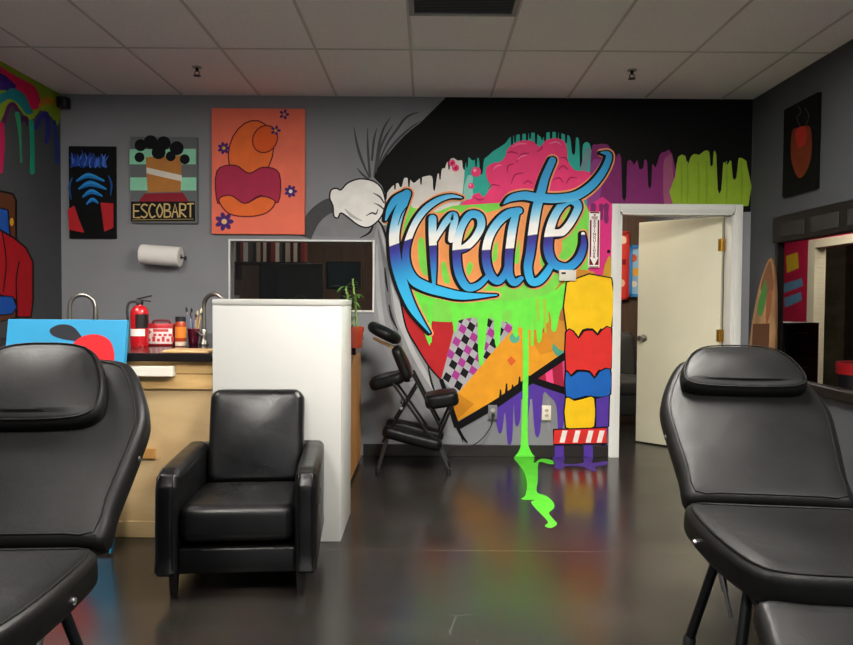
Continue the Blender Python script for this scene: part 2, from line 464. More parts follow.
po = bpy.data.objects.new('window_portal', pl_); COL.objects.link(po); po.location = ((SX0 + SX1) / 2, YR - .06, (SZ0 + SZ1) / 2); po.rotation_euler = (R(90), 0, 0)
# right wall with a wide framed opening into the next room
OY0, OY1, OZ0, OZ1 = 3.75, 5.60, 0.72, 1.86
WTR = 0.03
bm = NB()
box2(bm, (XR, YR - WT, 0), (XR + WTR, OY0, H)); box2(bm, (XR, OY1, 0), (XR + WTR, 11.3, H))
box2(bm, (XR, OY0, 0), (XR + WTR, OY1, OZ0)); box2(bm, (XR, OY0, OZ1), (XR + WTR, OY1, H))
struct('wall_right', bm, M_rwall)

# door casing (trim) and jamb
bm = NB(); cw = 0.066
for (xa, xb, za, zb) in ((DX0 - cw, DX0, 0, DZ + cw), (DX1, DX1 + cw, 0, DZ + cw), (DX0, DX1, DZ, DZ + cw)):
    box2(bm, (xa, D - 0.020, za), (xb, D + 0.001, zb), bevel=0.004)
    box2(bm, (xa + .016, D - 0.026, za + (.016 if za else 0)), (xb - .016, D - 0.015, zb - .016), bevel=0.004)
for (xa, xb, za, zb) in ((DX0 - .001, DX0 + .018, 0, DZ), (DX1 - .018, DX1 + .001, 0, DZ), (DX0, DX1, DZ - .018, DZ + .001)):
    box2(bm, (xa, D - 0.012, za), (xb, D + WT + 0.012, zb))
struct('trim_1', bm, M_white)
# interior window: thin white frame and a pane
bm = NB(); fw = 0.015
for (xa, xb, za, zb) in ((WX0 - fw, WX0, WZ0 - fw, WZ1 + fw), (WX1, WX1 + fw, WZ0 - fw, WZ1 + fw), (WX0, WX1, WZ1, WZ1 + fw), (WX0, WX1, WZ0 - fw, WZ0)):
    box2(bm, (xa, D - 0.014, za), (xb, D + 0.02, zb), bevel=0.003)
wf = struct('window_1', bm, M_white)
bm = NB(); box2(bm, (WX0, D + 0.05, WZ0), (WX1, D + 0.056, WZ1)); mesh_obj('pane', bm, M_glass, wf, smooth=False)
# right opening frame: dark posts and a deep dark header with inset panels
bm = NB(); xf0, xf1 = XR - 0.02, XR + WTR
box2(bm, (xf0, OY1 - 0.015, OZ0 - .05), (xf1 + .005, OY1 + 0.025, OZ1), bevel=0.004)
box2(bm, (xf0, OY0 - 0.02, OZ0 - .05), (xf1 + .02, OY0 + 0.05, OZ1), bevel=0.004)
box2(bm, (xf0 - .02, OY0 - 0.03, OZ1 - 0.17), (xf1 + .01, OY1 + 0.03, OZ1 + 0.02), bevel=0.006)
box2(bm, (xf0 - .03, OY0, OZ0 - .06), (xf1 + .02, OY1, OZ0), bevel=0.005)
for k in range(4):
    y1 = OY1 - 0.12 - 0.43 * k
    box2(bm, (xf0 - .026, y1 - 0.33, OZ1 - 0.135), (xf0 - .015, y1, OZ1 - 0.035), mi=1, bevel=.003)
struct('window_2', bm, [mat('dark stained frame', '#110d0b', spec=.2, rough=0.5, var=.2), mat('dull grey panel', '#2b2928', spec=.2, rough=0.6, var=.2)])
bm = NB(); box2(bm, (-0.50, D - 0.012, 0), (DX0 - cw, D + .001, 0.095), bevel=0.003); struct('baseboard_back', bm, M_rubber)
bm = NB(); box2(bm, (DX1 + cw, D - 0.012, 0), (XR, D + .001, 0.095)); box2(bm, (XR - .012, YR, 0), (XR + .001, D, 0.095)); struct('baseboard_right', bm, M_rubber)

# back room (behind the window and the open door)
bm = NB(); box2(bm, (XL, 9.0, 0), (XR, 9.12, H)); struct('wall_back_room', bm, M_brownwall)
bm = NB(); box2(bm, (XL - WT, D + WT, H), (XR + WT, 11.4, H + .08)); struct('ceiling_back_room', bm, M_ceil)
# next room on the right
bm = NB(); PX = 5.0
box2(bm, (PX, 2.5, 0), (PX + .1, 7.95, H)); box2(bm, (PX, 9.80, 0), (PX + .1, 11.3, H)); box2(bm, (PX, 7.95, 1.95), (PX + .1, 9.80, H))
struct('wall_pink', bm, M_pink)
bm = NB()
for (ya, yb, za, zb) in ((9.80, 9.98, 0, 2.06), (7.78, 7.95, 0, 2.06), (7.95, 9.80, 1.95, 2.06)):
    box2(bm, (PX - .025, ya, za), (PX + .12, yb, zb), bevel=.006)
struct('trim_2', bm, M_cream)
bm = NB(); box2(bm, (6.2, 2.4, 0), (6.3, 11.4, H)); box2(bm, (XR + WTR, 11.3, 0), (6.4, 11.4, H)); box2(bm, (XR + WTR, 2.4, 0), (6.4, 2.5, H))
struct('wall_side_room', bm, mat('dim patterned wall', '#4b4a38', rough=.7, var=.45, vscale=5))
bm = NB(); box2(bm, (XR + WTR, 2.4, H), (6.4, 11.4, H + .08)); struct('ceiling_side_room', bm, M_ceil)

# door leaf, swung into the back room
dh = Vector((DX1 - 0.03, D + WT + 0.02, 0)); ang = math.atan2(6.76 - dh.y, 1.895 - dh.x)
dr = bpy.data.objects.new('door_1', None); link(dr); dr.location = dh; dr.rotation_euler = (0, 0, ang); dr['kind'] = 'structure'
LW = 0.75
bm = NB(); box2(bm, (0.0, -0.02, 0.012), (LW, 0.02, 1.95), bevel=.003); mesh_obj('door_leaf', bm, M_cream, dr)
bm = NB()
for s in (1, -1):
    lathe(bm, [(0, 0), (.032, 0), (.032, .006), (.012, .010), (.011, .035), (.026, .045), (.030, .058), (.024, .070), (0, .074)], (LW - .065, s * .02, .93), 20, 0, Matrix.Rotation(R(-90 * s), 4, 'X'))
mesh_obj('door_handle', bm, M_steel, dr)['label'] = 'dull metal round knob'
for z in (0.25, 0.98, 1.72):
    bm = NB(); box2(bm, (-.03, .018, z - .05), (.03, .024, z + .05)); tube(bm, [(0, .026, z - .052), (0, .026, z + .052)], .007)
    mesh_obj('hinge', bm, mat('brass hinge', '#b98f3c', rough=.35, metal=1), dr)

# ------------------------------------------------------------------ ceiling lamps (fluorescent troffers) and grille
M_tube = emis('lit troffer diffuser', (1.0, 0.95, 0.88, 1), 66.0)
M_tube_dim = emis('lit diffuser dim', (1.0, 0.88, 0.72, 1), 40.0)
def troffer(x, y, label, m, w=0.58, l=1.19, group=None):
    t = thing('ceiling_light', label, 'ceiling light', (x, y, H), 0, group)
    bm = NB()
    for (xa, xb, ya, yb) in ((-w / 2, -w / 2 + .03, -l / 2, l / 2), (w / 2 - .03, w / 2, -l / 2, l / 2), (-w / 2, w / 2, -l / 2, -l / 2 + .03), (-w / 2, w / 2, l / 2 - .03, l / 2)):
        box2(bm, (xa, ya, -.018), (xb, yb, .0))
    mesh_obj('frame', bm, M_white, t, False)
    bm = NB(); box2(bm, (-w / 2 + .03, -l / 2 + .03, -.012), (w / 2 - .03, l / 2 - .03, -.004)); mesh_obj('diffuser', bm, m, t, False)
    return t
troffer(0.80, 3.12, 'lit white ceiling troffer over the middle of the floor, nearest the mural', emis('bright troffer diffuser', (1.0, 0.95, 0.88, 1), 92.0))
troffer(-2.25, 3.12, 'lit white ceiling troffer over the left end of the counter', emis('weak troffer diffuser', (1.0, 0.95, 0.88, 1), 34.0))
troffer(-1.03, 0.68, 'lit white ceiling troffer over the left tattoo chair side of the room', M_tube)
troffer(1.41, 0.68, 'lit white ceiling troffer over the right tattoo chair side of the room', M_tube)
troffer(1.6, 7.4, 'lit ceiling panel in the back room behind the open door', M_tube_dim)
troffer(-1.2, 7.3, 'added unseen ceiling panel brightening the back room behind the interior window', emis('faint diffuser', (1.0, 0.9, 0.8, 1), 28.0), .3, .6)  # added fill panel, out of view, to lift the books behind the pane
troffer(3.9, 8.6, 'added unseen ceiling panel brightening the room with the magenta wall', emis('side room diffuser', (1.0, 0.9, 0.8, 1), 110.0), .3, .6)  # added fill panel, out of view, to brighten the magenta wall
troffer(5.6, 8.8, 'added unseen ceiling panel brightening the space beyond the cream doorway of the next room', M_tube_dim, .3, .6)  # added fill panel, out of view, so the doorway's interior is not black

v = thing('ceiling_vent', 'dark square ceiling vent grille set in the drop ceiling', 'vent', (0.19, 4.035, H))
bm = NB()
for (xa, xb, ya, yb) in ((-.3, -.27, -.3, .3), (.27, .3, -.3, .3), (-.3, .3, -.3, -.27), (-.3, .3, .27, .3)): box2(bm, (xa, ya, -.012), (xb, yb, 0), bevel=.002)
mesh_obj('frame', bm, mat('vent frame', '#8b8885', rough=.5), v, False)
bm = NB(); box2(bm, (-.27, -.27, -.003), (.27, .27, 0)); mesh_obj('backing', bm, M_black, v, False)
bm = NB()
for k in range(26): box(bm, (0, -.26 + k * .0208, -.006), (.54, .012, .002), Euler((R(25), 0, 0)))
mesh_obj('louvres', bm, mat('vent louvre', '#7b7876', rough=.5), v, False)

for (px, py, lb) in ((197, 67, 'small dark fire sprinkler head in the left of the ceiling'), (632, 70, 'small dark fire sprinkler head in the right of the ceiling')):
    p = at_z(px, py, H)
    t = thing('fire_sprinkler', lb, 'sprinkler', (p.x, p.y, H), 0, 'ceiling sprinklers')
    bm = NB(); lathe(bm, [(0, -.006), (.032, -.006), (.034, 0), (0, 0)]); mesh_obj('escutcheon', bm, M_steel, t)
    bm = NB(); lathe(bm, [(0, -.030), (.011, -.030), (.011, -.004), (0, -.004)], seg=12)
    for s in (-1, 1): tube(bm, crv([(s * .009, 0, -.028), (s * .018, 0, -.042), (s * .004, 0, -.058)], 4), .003, 6)
    mesh_obj('body', bm, M_dark, t)
    bm = NB(); lathe(bm, [(0, -.064), (.026, -.062), (.026, -.059), (0, -.057)], seg=16); mesh_obj('deflector', bm, M_dark, t)
#@@
# ------------------------------------------------------------------ the painted mural on the back wall
mural = thing('wall_mural', 'huge multicoloured graffiti mural painted on the back wall between window and door', 'mural', (1.0, D, 0))
def grad_mat(x0, y0, x1, y1, nm):
    """letter paint: sky blue, fading to white, then navy back to sky blue, in a slightly rising band"""
    m = bpy.data.materials.new('fading letter paint ' + nm); m.use_nodes = True
    nt = m.node_tree; b = nt.nodes['Principled BSDF']; b.inputs['Roughness'].default_value = .55; b.inputs['Specular IOR Level'].default_value = .3
    tc = nt.nodes.new('ShaderNodeTexCoord'); sx = nt.nodes.new('ShaderNodeSeparateXYZ'); nt.links.new(tc.outputs['Object'], sx.inputs[0])
    a, c = at_y(x0, y0, D), at_y(x1, y1, D)
    k = (c.z - a.z) / (c.x - a.x); s = 125.0
    # object coordinates: the part sits at the mural's origin (1.0, D, 0)
    mu = nt.nodes.new('ShaderNodeMath'); mu.operation = 'MULTIPLY_ADD'; mu.inputs[1].default_value = k; mu.inputs[2].default_value = a.z + (1.0 - a.x) * k
    nt.links.new(sx.outputs['X'], mu.inputs[0])
    su = nt.nodes.new('ShaderNodeMath'); su.operation = 'SUBTRACT'; nt.links.new(mu.outputs[0], su.inputs[0]); nt.links.new(sx.outputs['Z'], su.inputs[1])
    mr = nt.nodes.new('ShaderNodeMapRange'); mr.inputs['From Min'].default_value = -60 / s; mr.inputs['From Max'].default_value = 60 / s
    nt.links.new(su.outputs[0], mr.inputs['Value'])
    r = nt.nodes.new('ShaderNodeValToRGB'); e = r.color_ramp.elements
    e[0].position = 0; e[0].color = rgb('#2497cf'); e[1].position = 1; e[1].color = rgb('#2fbcf0')
    for p, h in ((.14, '#2aa0da'), (.24, '#3cb0e4'), (.33, '#8fd0ec'), (.41, '#eef2f2'), (.46, '#f4f2ec'), (.497, '#f6f3ec'), (.503, '#2b2178'), (.56, '#33309a'), (.64, '#2a62b8'), (.74, '#2292d2'), (.86, '#2fb4ea')):
        x = e.new(p); x.color = rgb(h)
    nt.links.new(mr.outputs['Result'], r.inputs['Fac']); nt.links.new(r.outputs['Color'], b.inputs['Base Color'])
    return m
GK, Gr, Ge, Ga, Gt, Gf = grad_mat(394, 245, 408, 240, 'one'), grad_mat(433, 245.5, 452, 244, 'two'), grad_mat(456, 250, 478, 247.5, 'three'), grad_mat(486, 250, 510, 248.5, 'four'), grad_mat(526, 236, 536, 234.5, 'five'), grad_mat(548, 237, 564, 236, 'six')
BK, INK = '#070707', '#0b090b'

# --- black field along the top, with its sweeping left edge
P = Painter(on_back())
P.poly([(446, 96), (760, 98), (760, 212), (600, 214), (384.7, 215), (384.7, 193.6), (382, 186), (373.5, 177), (376, 169), (381, 161), (389, 153), (396, 144.5), (404, 136), (412, 129), (420, 123), (433, 110)], BK)
P.done('black_field', mural)

# --- colour fields with dripping edges
P = Painter(on_back(.0008))
WH, TE, PU, MG, GR = '#ded9d2', '#31ae9c', '#7c2a66', '#d8337f', '#8aa92e'
P.poly([(382, 225), (384.6, 199), (391, 187.7), (397.7, 183), (400, 187), (402, 186), (404, 178.7), (407, 178), (410.7, 180), (414, 183), (419, 179), (424.6, 176.5), (432, 176.5), (433, 188), (435, 190), (437.7, 173.7), (440.5, 176.5), (442, 169), (445, 168), (447, 162.5), (452.5, 158), (458, 160.7), (462, 160.7), (463.7, 170), (475, 175), (480, 225)], WH, 3)
P.poly([(463, 222), (462, 200), (464, 180), (464.5, 171), (466.5, 159.8), (469, 157.5), (473, 160.7), (478.6, 158), (480, 173), (482.5, 173), (484, 160), (488, 156), (493.5, 151), (499, 147.7), (505.6, 143), (510, 137.4), (517.7, 134.7), (526, 133.7), (535, 132.8), (541, 137.4), (544, 137), (546.5, 132.8), (556, 132), (565, 134.7), (570, 137.4), (572, 153), (575, 153), (576, 138.4), (579, 141), (580, 166), (582, 166), (583, 145), (589, 143), (592, 153), (596, 160), (598, 222)], TE, 3)
for k, x in enumerate(range(500, 570, 5)): P.stroke([(x + k % 3, 128), (x + k % 3, 137 + (4, 0, 7, 2, 5)[k % 5] + abs(x - 538) * .13)], [3.4, 1.6], BK, 2)
for x, y in ((386, 196), (395, 186), (409, 184), (421, 181), (440, 176), (449, 166), (467, 164), (476, 163)): P.stroke([(x, y - 8), (x, y + 3)], [3, 1.4], BK, 2)
P.stroke([(470, 205), (468, 190), (470, 178)], [10, 9, 6], '#8cc9bd'); P.stroke([(584, 168), (588, 150)], [7, 6], '#6f8f97')
P.poly([(588, 235), (590, 170), (592, 146), (596, 145), (600, 144), (607.5, 144.7), (610, 149), (613, 160), (615, 161), (617, 155), (621, 158), (622, 197), (626, 197), (627, 162), (632, 162), (634, 165), (637, 160), (639, 169), (643, 168), (644, 160.7), (647, 162), (648, 186), (651, 186), (652, 164), (655, 168), (658, 160), (660, 154), (664.7, 152), (672, 154), (674, 203), (613, 203), (612, 235)], PU, 2)
P.poly([(664, 206), (663, 175), (664, 160), (668, 156), (672, 157), (673, 206)], '#96506f', 2)
P.stroke([(597, 165), (594, 190), (592, 210)], [12, 14, 10], '#8d3f82')
P.poly([(673, 206), (675, 176), (678, 157), (685, 156), (687, 166), (690, 158), (694, 154), (699, 155), (704, 151), (709, 152), (710, 165), (712.5, 165), (713.5, 152), (716, 155), (717.5, 190), (721, 190), (723, 162.5), (726, 166), (729, 162), (731, 161.6), (732.5, 178), (736, 178), (738, 160), (740, 158), (744.5, 160), (747, 167), (748, 206)], GR, 2)
for x in (681, 687, 698, 706, 726, 741): P.stroke([(x, 162), (x + .5, 185), (x, 203)], [1.2, 2.2, 1], '#7b9a2a')
# magenta, orange and mustard to the right of the word
P.poly([(580, 222), (590, 205), (613, 205), (612, 320), (578, 320), (570, 270)], MG, 2)
for x, y, w in ((593, 224, 5), (601, 219, 4), (606, 222, 5)): P.drip(x, 206, y, w, PU)
P.poly([(604, 268), (606, 262), (611, 258), (611, 322), (600, 322), (600, 292)], '#c0962a', 2); P.circle(608.5, 251.5, 1.8, INK)
# light green field behind and below the word
LG = '#7cd850'
P.poly([(386, 217), (398, 207), (408, 200), (413, 208), (424, 208), (436, 212), (452, 206), (470, 205), (500, 203), (540, 203), (586, 205), (588, 240), (588, 270), (590, 300), (560, 322), (530, 330), (500, 320), (470, 318), (450, 322), (420, 318), (410, 300), (398, 270), (390, 240)], LG, 3)
P.poly([(555, 290), (570, 272), (585, 270), (600, 282), (600, 350), (560, 350), (545, 325)], '#c98a2e', 2)
P.circle(570, 290, 5.5, '#79a35a'); P.circle(563, 312, 7, '#b06a3a', 9)
P.done('colour_fields', mural)

# --- red wedge, checked band, orange band, stripes and purple drips below the word
P = Painter(on_back(.0030))
P.poly([(394, 262), (399.5, 293), (406, 326.5), (417, 347), (429, 366.5), (441, 380), (447, 362), (456, 337.7), (460, 318), (454, 300), (443, 299), (432, 301), (424, 312), (412, 315), (402, 285)], '#b8262a', 0)
P.stroke([(394, 262), (399.5, 293), (406, 326.5), (417, 347), (429, 366.5), (441, 380)], 1.6, INK)
P.poly([(462, 300), (512, 296), (530, 312), (500, 344), (458, 394), (441, 380)], '#aaa8ad', 0)
ck = Vector((466, 306)); u = Vector((5.6, 4.1)); w = Vector((-3.0, 6.3))
def inside(p, poly):
    r = False
    for i in range(len(poly)):
        a, b = poly[i], poly[i - 1]
        if (a[1] > p.y) != (b[1] > p.y) and p.x < (b[0] - a[0]) * (p.y - a[1]) / (b[1] - a[1]) + a[0]: r = not r
    return r
reg = [(463, 304), (512, 298), (528, 312), (500, 343), (458, 392), (442, 379)]
for i in range(-4, 12):
    for j in range(-4, 16):
        if (i + j) % 2: continue
        c = ck + u * i + w * j
        if inside(c, reg):
            q = [c + u * a * .52 + w * b * .52 for a, b in ((-1, -1), (1, -1), (1, 1), (-1, 1))]
            P.poly([(p.x, p.y) for p in q], '#151316' if i % 2 == 0 else '#a63a8e')
P.poly([(458, 393), (480, 367), (500, 343), (530, 310), (552, 306), (575, 305), (600, 318), (602, 336), (583, 345), (560, 360), (530, 378), (500, 397), (456, 422), (449, 401)], '#e39a26', 0)
P.poly([(449, 401), (458, 393), (474, 404), (456, 421)], '#c98420', 0)
P.poly([(530, 320), (560, 310), (590, 322), (570, 340), (540, 355)], '#d48a22', 2)
P.circle(514.5, 338, 5.2, '#55a98a'); P.poly([(511, 356), (516, 361), (511, 366), (507, 360)], '#d9622a'); P.poly([(543, 326), (546, 332), (540, 333)], '#c2512a')
P.poly([(553, 340), (575, 330), (585, 337), (575, 350), (556, 356)], '#4f9f86', 2); P.circle(573, 328, 9, '#3fa08a', 7)
P.poly([(533, 377), (583, 343), (606, 336), (606, 400), (575, 394)], '#a3203c', 0)
for a, b in ((545, 552), (562, 569), (577, 584), (592, 599)):
    P.poly([(a, 380 - (a - 533) * .66), (b, 380 - (b - 533) * .66), (b + 2, 381 + (b - 533) * .36), (a + 2, 381 + (a - 533) * .36)], '#ea4f86' if a != 562 else '#d8467e')
# purple with drips down to the base
VI = '#55389a'
P.poly([(496, 408), (512, 396), (531, 381), (552, 386), (571, 393), (606, 404), (606, 443), (599, 443), (597, 428), (593, 437), (588, 437), (585, 424), (578, 440), (574, 440), (572, 420), (566, 412), (562, 430), (558, 430), (556, 405), (549, 396), (543, 394), (540, 432), (535, 434), (532, 400), (529, 408), (527, 420), (523, 405), (519, 424), (515, 424), (513.5, 404), (512, 440), (507.5, 443), (505, 412), (502, 431), (498, 431)], VI, 3)
for x in (522, 531, 548): P.stroke([(x, 400), (x, 420), (x + 1, 430)], [2, 3, 1], '#8f8b93')
# black bars
P.stroke([(458, 426), (480, 413), (500, 401), (530, 380)], [7, 8, 8, 8], INK, 2, cap=False); P.stroke([(528, 381), (560, 359), (586, 342)], [7, 7, 7], INK, 2, cap=False)
for x, y, l in ((500, 398, 8), (506, 394, 10), (512, 391, 6), (519, 386, 9)): P.stroke([(x, y + 4), (x + .5, y - l)], [3.5, 1.5], INK, 2)
P.stroke([(527, 378), (550, 386), (575, 394)], [6, 7, 7], INK, 2, cap=False)
P.stroke([(441, 379), (449, 402), (457, 427)], [4, 5, 6], INK, 2, cap=False); P.stroke([(456, 424), (462, 436), (467, 442)], [3, 3, 1.5], INK, 3)
P.done('geometric_bands', mural)

# --- bright green slime running down the wall
P = Painter(on_back(.0105)); SL = '#6fe64a'
P.poly([(405, 296), (430, 292), (470, 300), (520, 300), (556, 290), (572, 272), (575, 285), (566, 300), (560, 312), (556, 330), (552, 330), (550, 314), (545, 312), (541, 340), (537, 340), (535, 316), (531, 318), (530, 326), (522, 326), (519, 320), (517, 334), (513, 334), (511, 312), (506, 310), (502, 316), (499, 344), (495, 344), (493, 316), (488, 318), (484, 352), (480, 364), (478, 352), (477, 318), (470, 315), (466, 318), (463, 312), (458, 322), (455, 332), (452, 320), (450, 306), (438, 300), (433, 303), (432, 322), (429, 323), (428, 306), (422, 306), (430, 343), (427, 340), (418, 315)], SL, 3)
for x, y, wd in ((497, 345, 4), (481, 364, 4.5), (516, 336, 4), (540, 338, 3), (553, 330, 4), (455, 331, 3.4), (430, 342, 3.6), (532, 345, 3), (547, 322, 3)): P.drip(x, 305, y, wd, SL)
P.stroke([(524.5, 300), (525.5, 350), (525, 400), (524, 440), (523.5, 458)], [5.5, 6, 5.4, 6.5, 8], SL)
P.poly([(515, 458), (518, 452), (521, 444), (523, 430), (527, 430), (528, 444), (531, 452), (534, 458)], SL, 4)
for y in (320, 332): P.stroke([(537 + (y - 320) * .6, 300), (538 + (y - 320) * .6, y)], [3, 2], '#a8c836', 2)
P.done('green_slime', mural)

# --- grey painted curtain pulled aside by a white cartoon-style mitten
P = Painter(on_back(.0014))
P.poly([(376, 216), (383, 228), (392, 258), (399, 290), (406, 326), (417, 347), (430, 367), (442, 381), (450, 402), (462, 440), (440, 430), (420, 400), (400, 372), (385, 350), (374, 322), (373, 270), (372, 240)], '#8e8f91', 0)
P.poly([(310, 236), (318, 212), (336, 200), (360, 224), (378, 218), (374, 238)], '#7d7e80', 0)
for q, c in (([(378, 230), (386, 270), (390, 310), (402, 345)], '#6d6e70'), ([(380, 226), (392, 275), (399, 318), (412, 352)], '#b3b4b4'), ([(377, 245), (378, 290), (384, 330), (398, 360)], '#a6a7a8'), ([(398, 300), (408, 340), (424, 372), (438, 396)], '#b9b9ba'), ([(392, 320), (402, 352), (420, 385), (440, 420)], '#747577')):
    P.stroke(q, [1, 4.5, 5, 1.5], c)
for q in ([(376, 219), (383, 228), (392, 258), (399, 290), (406, 326), (417, 347), (430, 367), (442, 381), (452, 410), (463, 442)], [(385, 268), (386, 280), (388, 292)], [(389, 305), (392, 318), (398, 330)], [(374, 222), (370, 232), (360, 238)], [(428, 366), (432, 384), (440, 404)], [(440, 381), (444, 392), (446, 404)]):
    P.stroke(q, [1.2] + [2.2] * (len(q) - 2) + [.8], '#1a1a1b')
for q in ([(354, 127), (356.5, 142), (361, 158), (369, 177)], [(367.5, 128), (368, 150), (370, 177)], [(391, 117), (384, 128), (379, 145), (374, 176)], [(393, 125), (386, 136), (380, 150), (376, 172)], [(419, 112), (407, 117), (398, 128), (386, 146), (376, 170)], [(421, 121), (408, 130), (392, 146), (377, 168)], [(357, 168), (362, 174), (368, 179)], [(377, 128), (374, 140), (372, 160)]):
    P.stroke(q, [.5, 2.0, 2.6, 1.4][:len(q)] if len(q) == 4 else [.5, 2.2, 2.4, 2, 1.2][:len(q)], '#4a4b4d')
P.done('grey_curtain', mural)
P = Painter(on_back(.0062))
P.stroke([(305, 237), (313, 219), (325, 208), (337, 204)], [13, 15, 15, 15], '#474849', cap=False)
P.poly([(330, 193.6), (332, 189.5), (337, 188.5), (341, 190), (348, 183), (359.5, 179), (372.6, 181), (381, 187.5), (385, 199), (384.5, 210), (378, 221), (368, 227.5), (358, 225), (349, 218), (341, 213), (338, 218), (334, 216), (333, 206), (330, 199)], '#ebe9e3', 3, '#1a1a1a', 1.5)
P.stroke([(366, 216), (372, 213), (376, 214), (378, 209)], [.6, 1.5, 1.5, .6], '#2a2a2a')
P.stroke([(373, 193), (380, 197), (384, 203)], [.6, 1.8, 1.2], '#55545a'); P.stroke([(374, 203), (380, 206), (384.5, 210)], [.5, 1.6, 1.2], '#55545a'); P.stroke([(345, 209), (352, 216), (362, 221)], [1, 3, 1], '#bdbbb6')
P.done('grasping_mitten', mural)

# --- pink cloud of paint
P = Painter(on_back(.0055)); PK = '#ee3f78'
P.poly([(456, 212), (460, 205), (466, 200), (471, 199), (473, 195), (479, 193), (484, 197), (489, 190), (492, 187), (488, 181), (486, 174), (487, 167), (493.5, 163), (500, 162), (505.6, 156), (507, 150), (512, 145), (520.5, 141), (531.6, 141), (538, 146), (541, 146), (546.5, 140), (557.7, 138.4), (565, 143), (567, 152), (568, 161.6), (574.4, 170), (582, 171), (590, 173), (588, 182), (575, 193), (545, 194), (510, 196), (495, 206)], PK, 4)
for q in ([(507, 153), (512, 152), (518, 154)], [(516, 163), (521, 155), (529, 153), (533, 157)], [(507, 173), (508, 166), (514, 164)], [(511, 184), (515, 175), (524, 173), (530, 178)], [(523, 184), (528, 181), (532, 184)], [(537, 152), (541, 149), (542, 146)], [(558, 170), (563, 166), (568, 170)], [(553, 180), (559, 178), (563, 183)], [(566, 184), (570, 178), (577, 178)], [(488, 190), (492, 185), (500, 186)], [(560, 158), (565, 158), (568, 162)], [(474, 197), (479, 200), (484, 199)]):
    P.stroke(q, [.5, 1.3, .6], '#a3164e')
for q in ([(493, 170), (497, 166), (502, 165)], [(517, 160), (522, 156), (527, 156)], [(512, 147), (519, 144), (527, 144)], [(549, 144), (556, 142), (561, 145)]): P.stroke(q, [.5, 1.6, .6], '#f77aa2')
for x, y, r_ in ((476, 172, 5), (471, 186, 3), (452, 163, 3.4), (455.5, 168, 3.6)): P.circle(x, y, r_, PK); P.circle(x - r_ * .25, y - r_ * .3, r_ * .35, '#f59ab8')
P.circle(452, 163, 1.5, '#a3164e'); P.circle(455.5, 168, 1.6, '#a3164e')
P.done('pink_cloud', mural)

# --- the word «Kreate»
S = []
S.append(([(407, 194), (403, 203), (398, 216), (394.5, 232), (394.5, 246), (396.5, 262), (401, 279), (407, 296), (415, 312), (430, 333)], [9, 10.5, 11, 11, 11, 12, 12, 10.5, 8, 1]))
S.append(([(406, 194), (396, 200), (389.5, 210), (386, 220)], [7, 8, 6, 2]))
S.append(([(462, 198), (451, 196.5), (438, 200.5), (425.5, 209.5), (416, 222), (409, 238), (406, 252), (407, 266), (413, 279), (424, 286), (441, 291.5), (464, 296), (497, 295)], [1, 4, 6, 7, 7, 7, 7.5, 9, 11, 11, 10, 8, 1]))
S.append(([(432.5, 219), (432.5, 232), (433, 248), (433.5, 266), (434, 288)], [8.5, 8.5, 8, 6.5, 3]))
S.append(([(434, 242), (439, 233), (446, 222), (453, 215.5), (454.5, 221), (452.5, 230), (451, 240)], [5, 6, 7.5, 8, 8, 7.5, 6.5]))
S.append(([(459, 250), (466, 247), (475, 238), (481, 226), (479, 216.5), (470, 215), (462, 226), (457.5, 240), (456.5, 256), (459, 274), (467, 287), (478, 285.5), (488, 276)], [7.5, 8, 8, 8.5, 8.5, 8, 8, 9, 9, 9, 8.5, 7, 5]))
S.append(([(519, 211), (508, 214), (497.5, 223), (489.5, 236), (486, 250), (486.5, 264), (491, 276), (498, 281), (504.5, 274), (508, 262)], [7, 9, 9, 9, 9, 9, 9, 8, 7, 5]))
S.append(([(516.5, 211), (512.5, 227), (510, 244), (508.5, 260), (509, 275), (514, 282.5), (521, 278.5)], [7, 9, 9, 9, 8.5, 8, 5]))
S.append(([(552, 161), (545, 177), (541, 191), (536, 210), (532.5, 232), (530, 252), (527.5, 268), (531, 281), (538.5, 281), (546, 273), (552, 263)], [7.5, 8.5, 9.5, 10, 10, 9.5, 9, 8.5, 8.5, 8, 6]))
S.append(([(503, 204.5), (511, 198.5), (524, 196), (537, 198), (556, 199), (574, 196.5), (588, 188.5), (599, 177), (606.5, 164), (608, 155), (600.5, 153)], [1, 7, 9, 9.5, 9.5, 9.5, 9, 8, 7, 6, 1.5]))
S.append(([(551, 233), (560, 233), (567, 227), (574, 216), (577.5, 206), (570.5, 200.5), (561, 206), (553, 219), (548.5, 236), (548, 252), (554, 264), (567, 267.5), (578, 259), (583, 246), (582.5, 234)], [8, 8.5, 8, 8, 8.5, 8.5, 8.5, 9, 10, 10, 9.5, 9, 8.5, 7, 4]))
P = Painter(on_back(.0125))
P.poly([(410, 240), (414, 226), (428, 213), (446, 213), (460, 213), (486, 213), (500, 209), (520, 203), (545, 204), (562, 210), (562, 250), (546, 279), (520, 283), (498, 282), (470, 290), (440, 289), (416, 280), (409, 262)], '#ee9a58', 0)
for p, w_ in S: P.stroke(p, [v * .92 for v in w_], '#f0a06c', 6, grow=6.6)
for p, w_ in S[:3]: pass
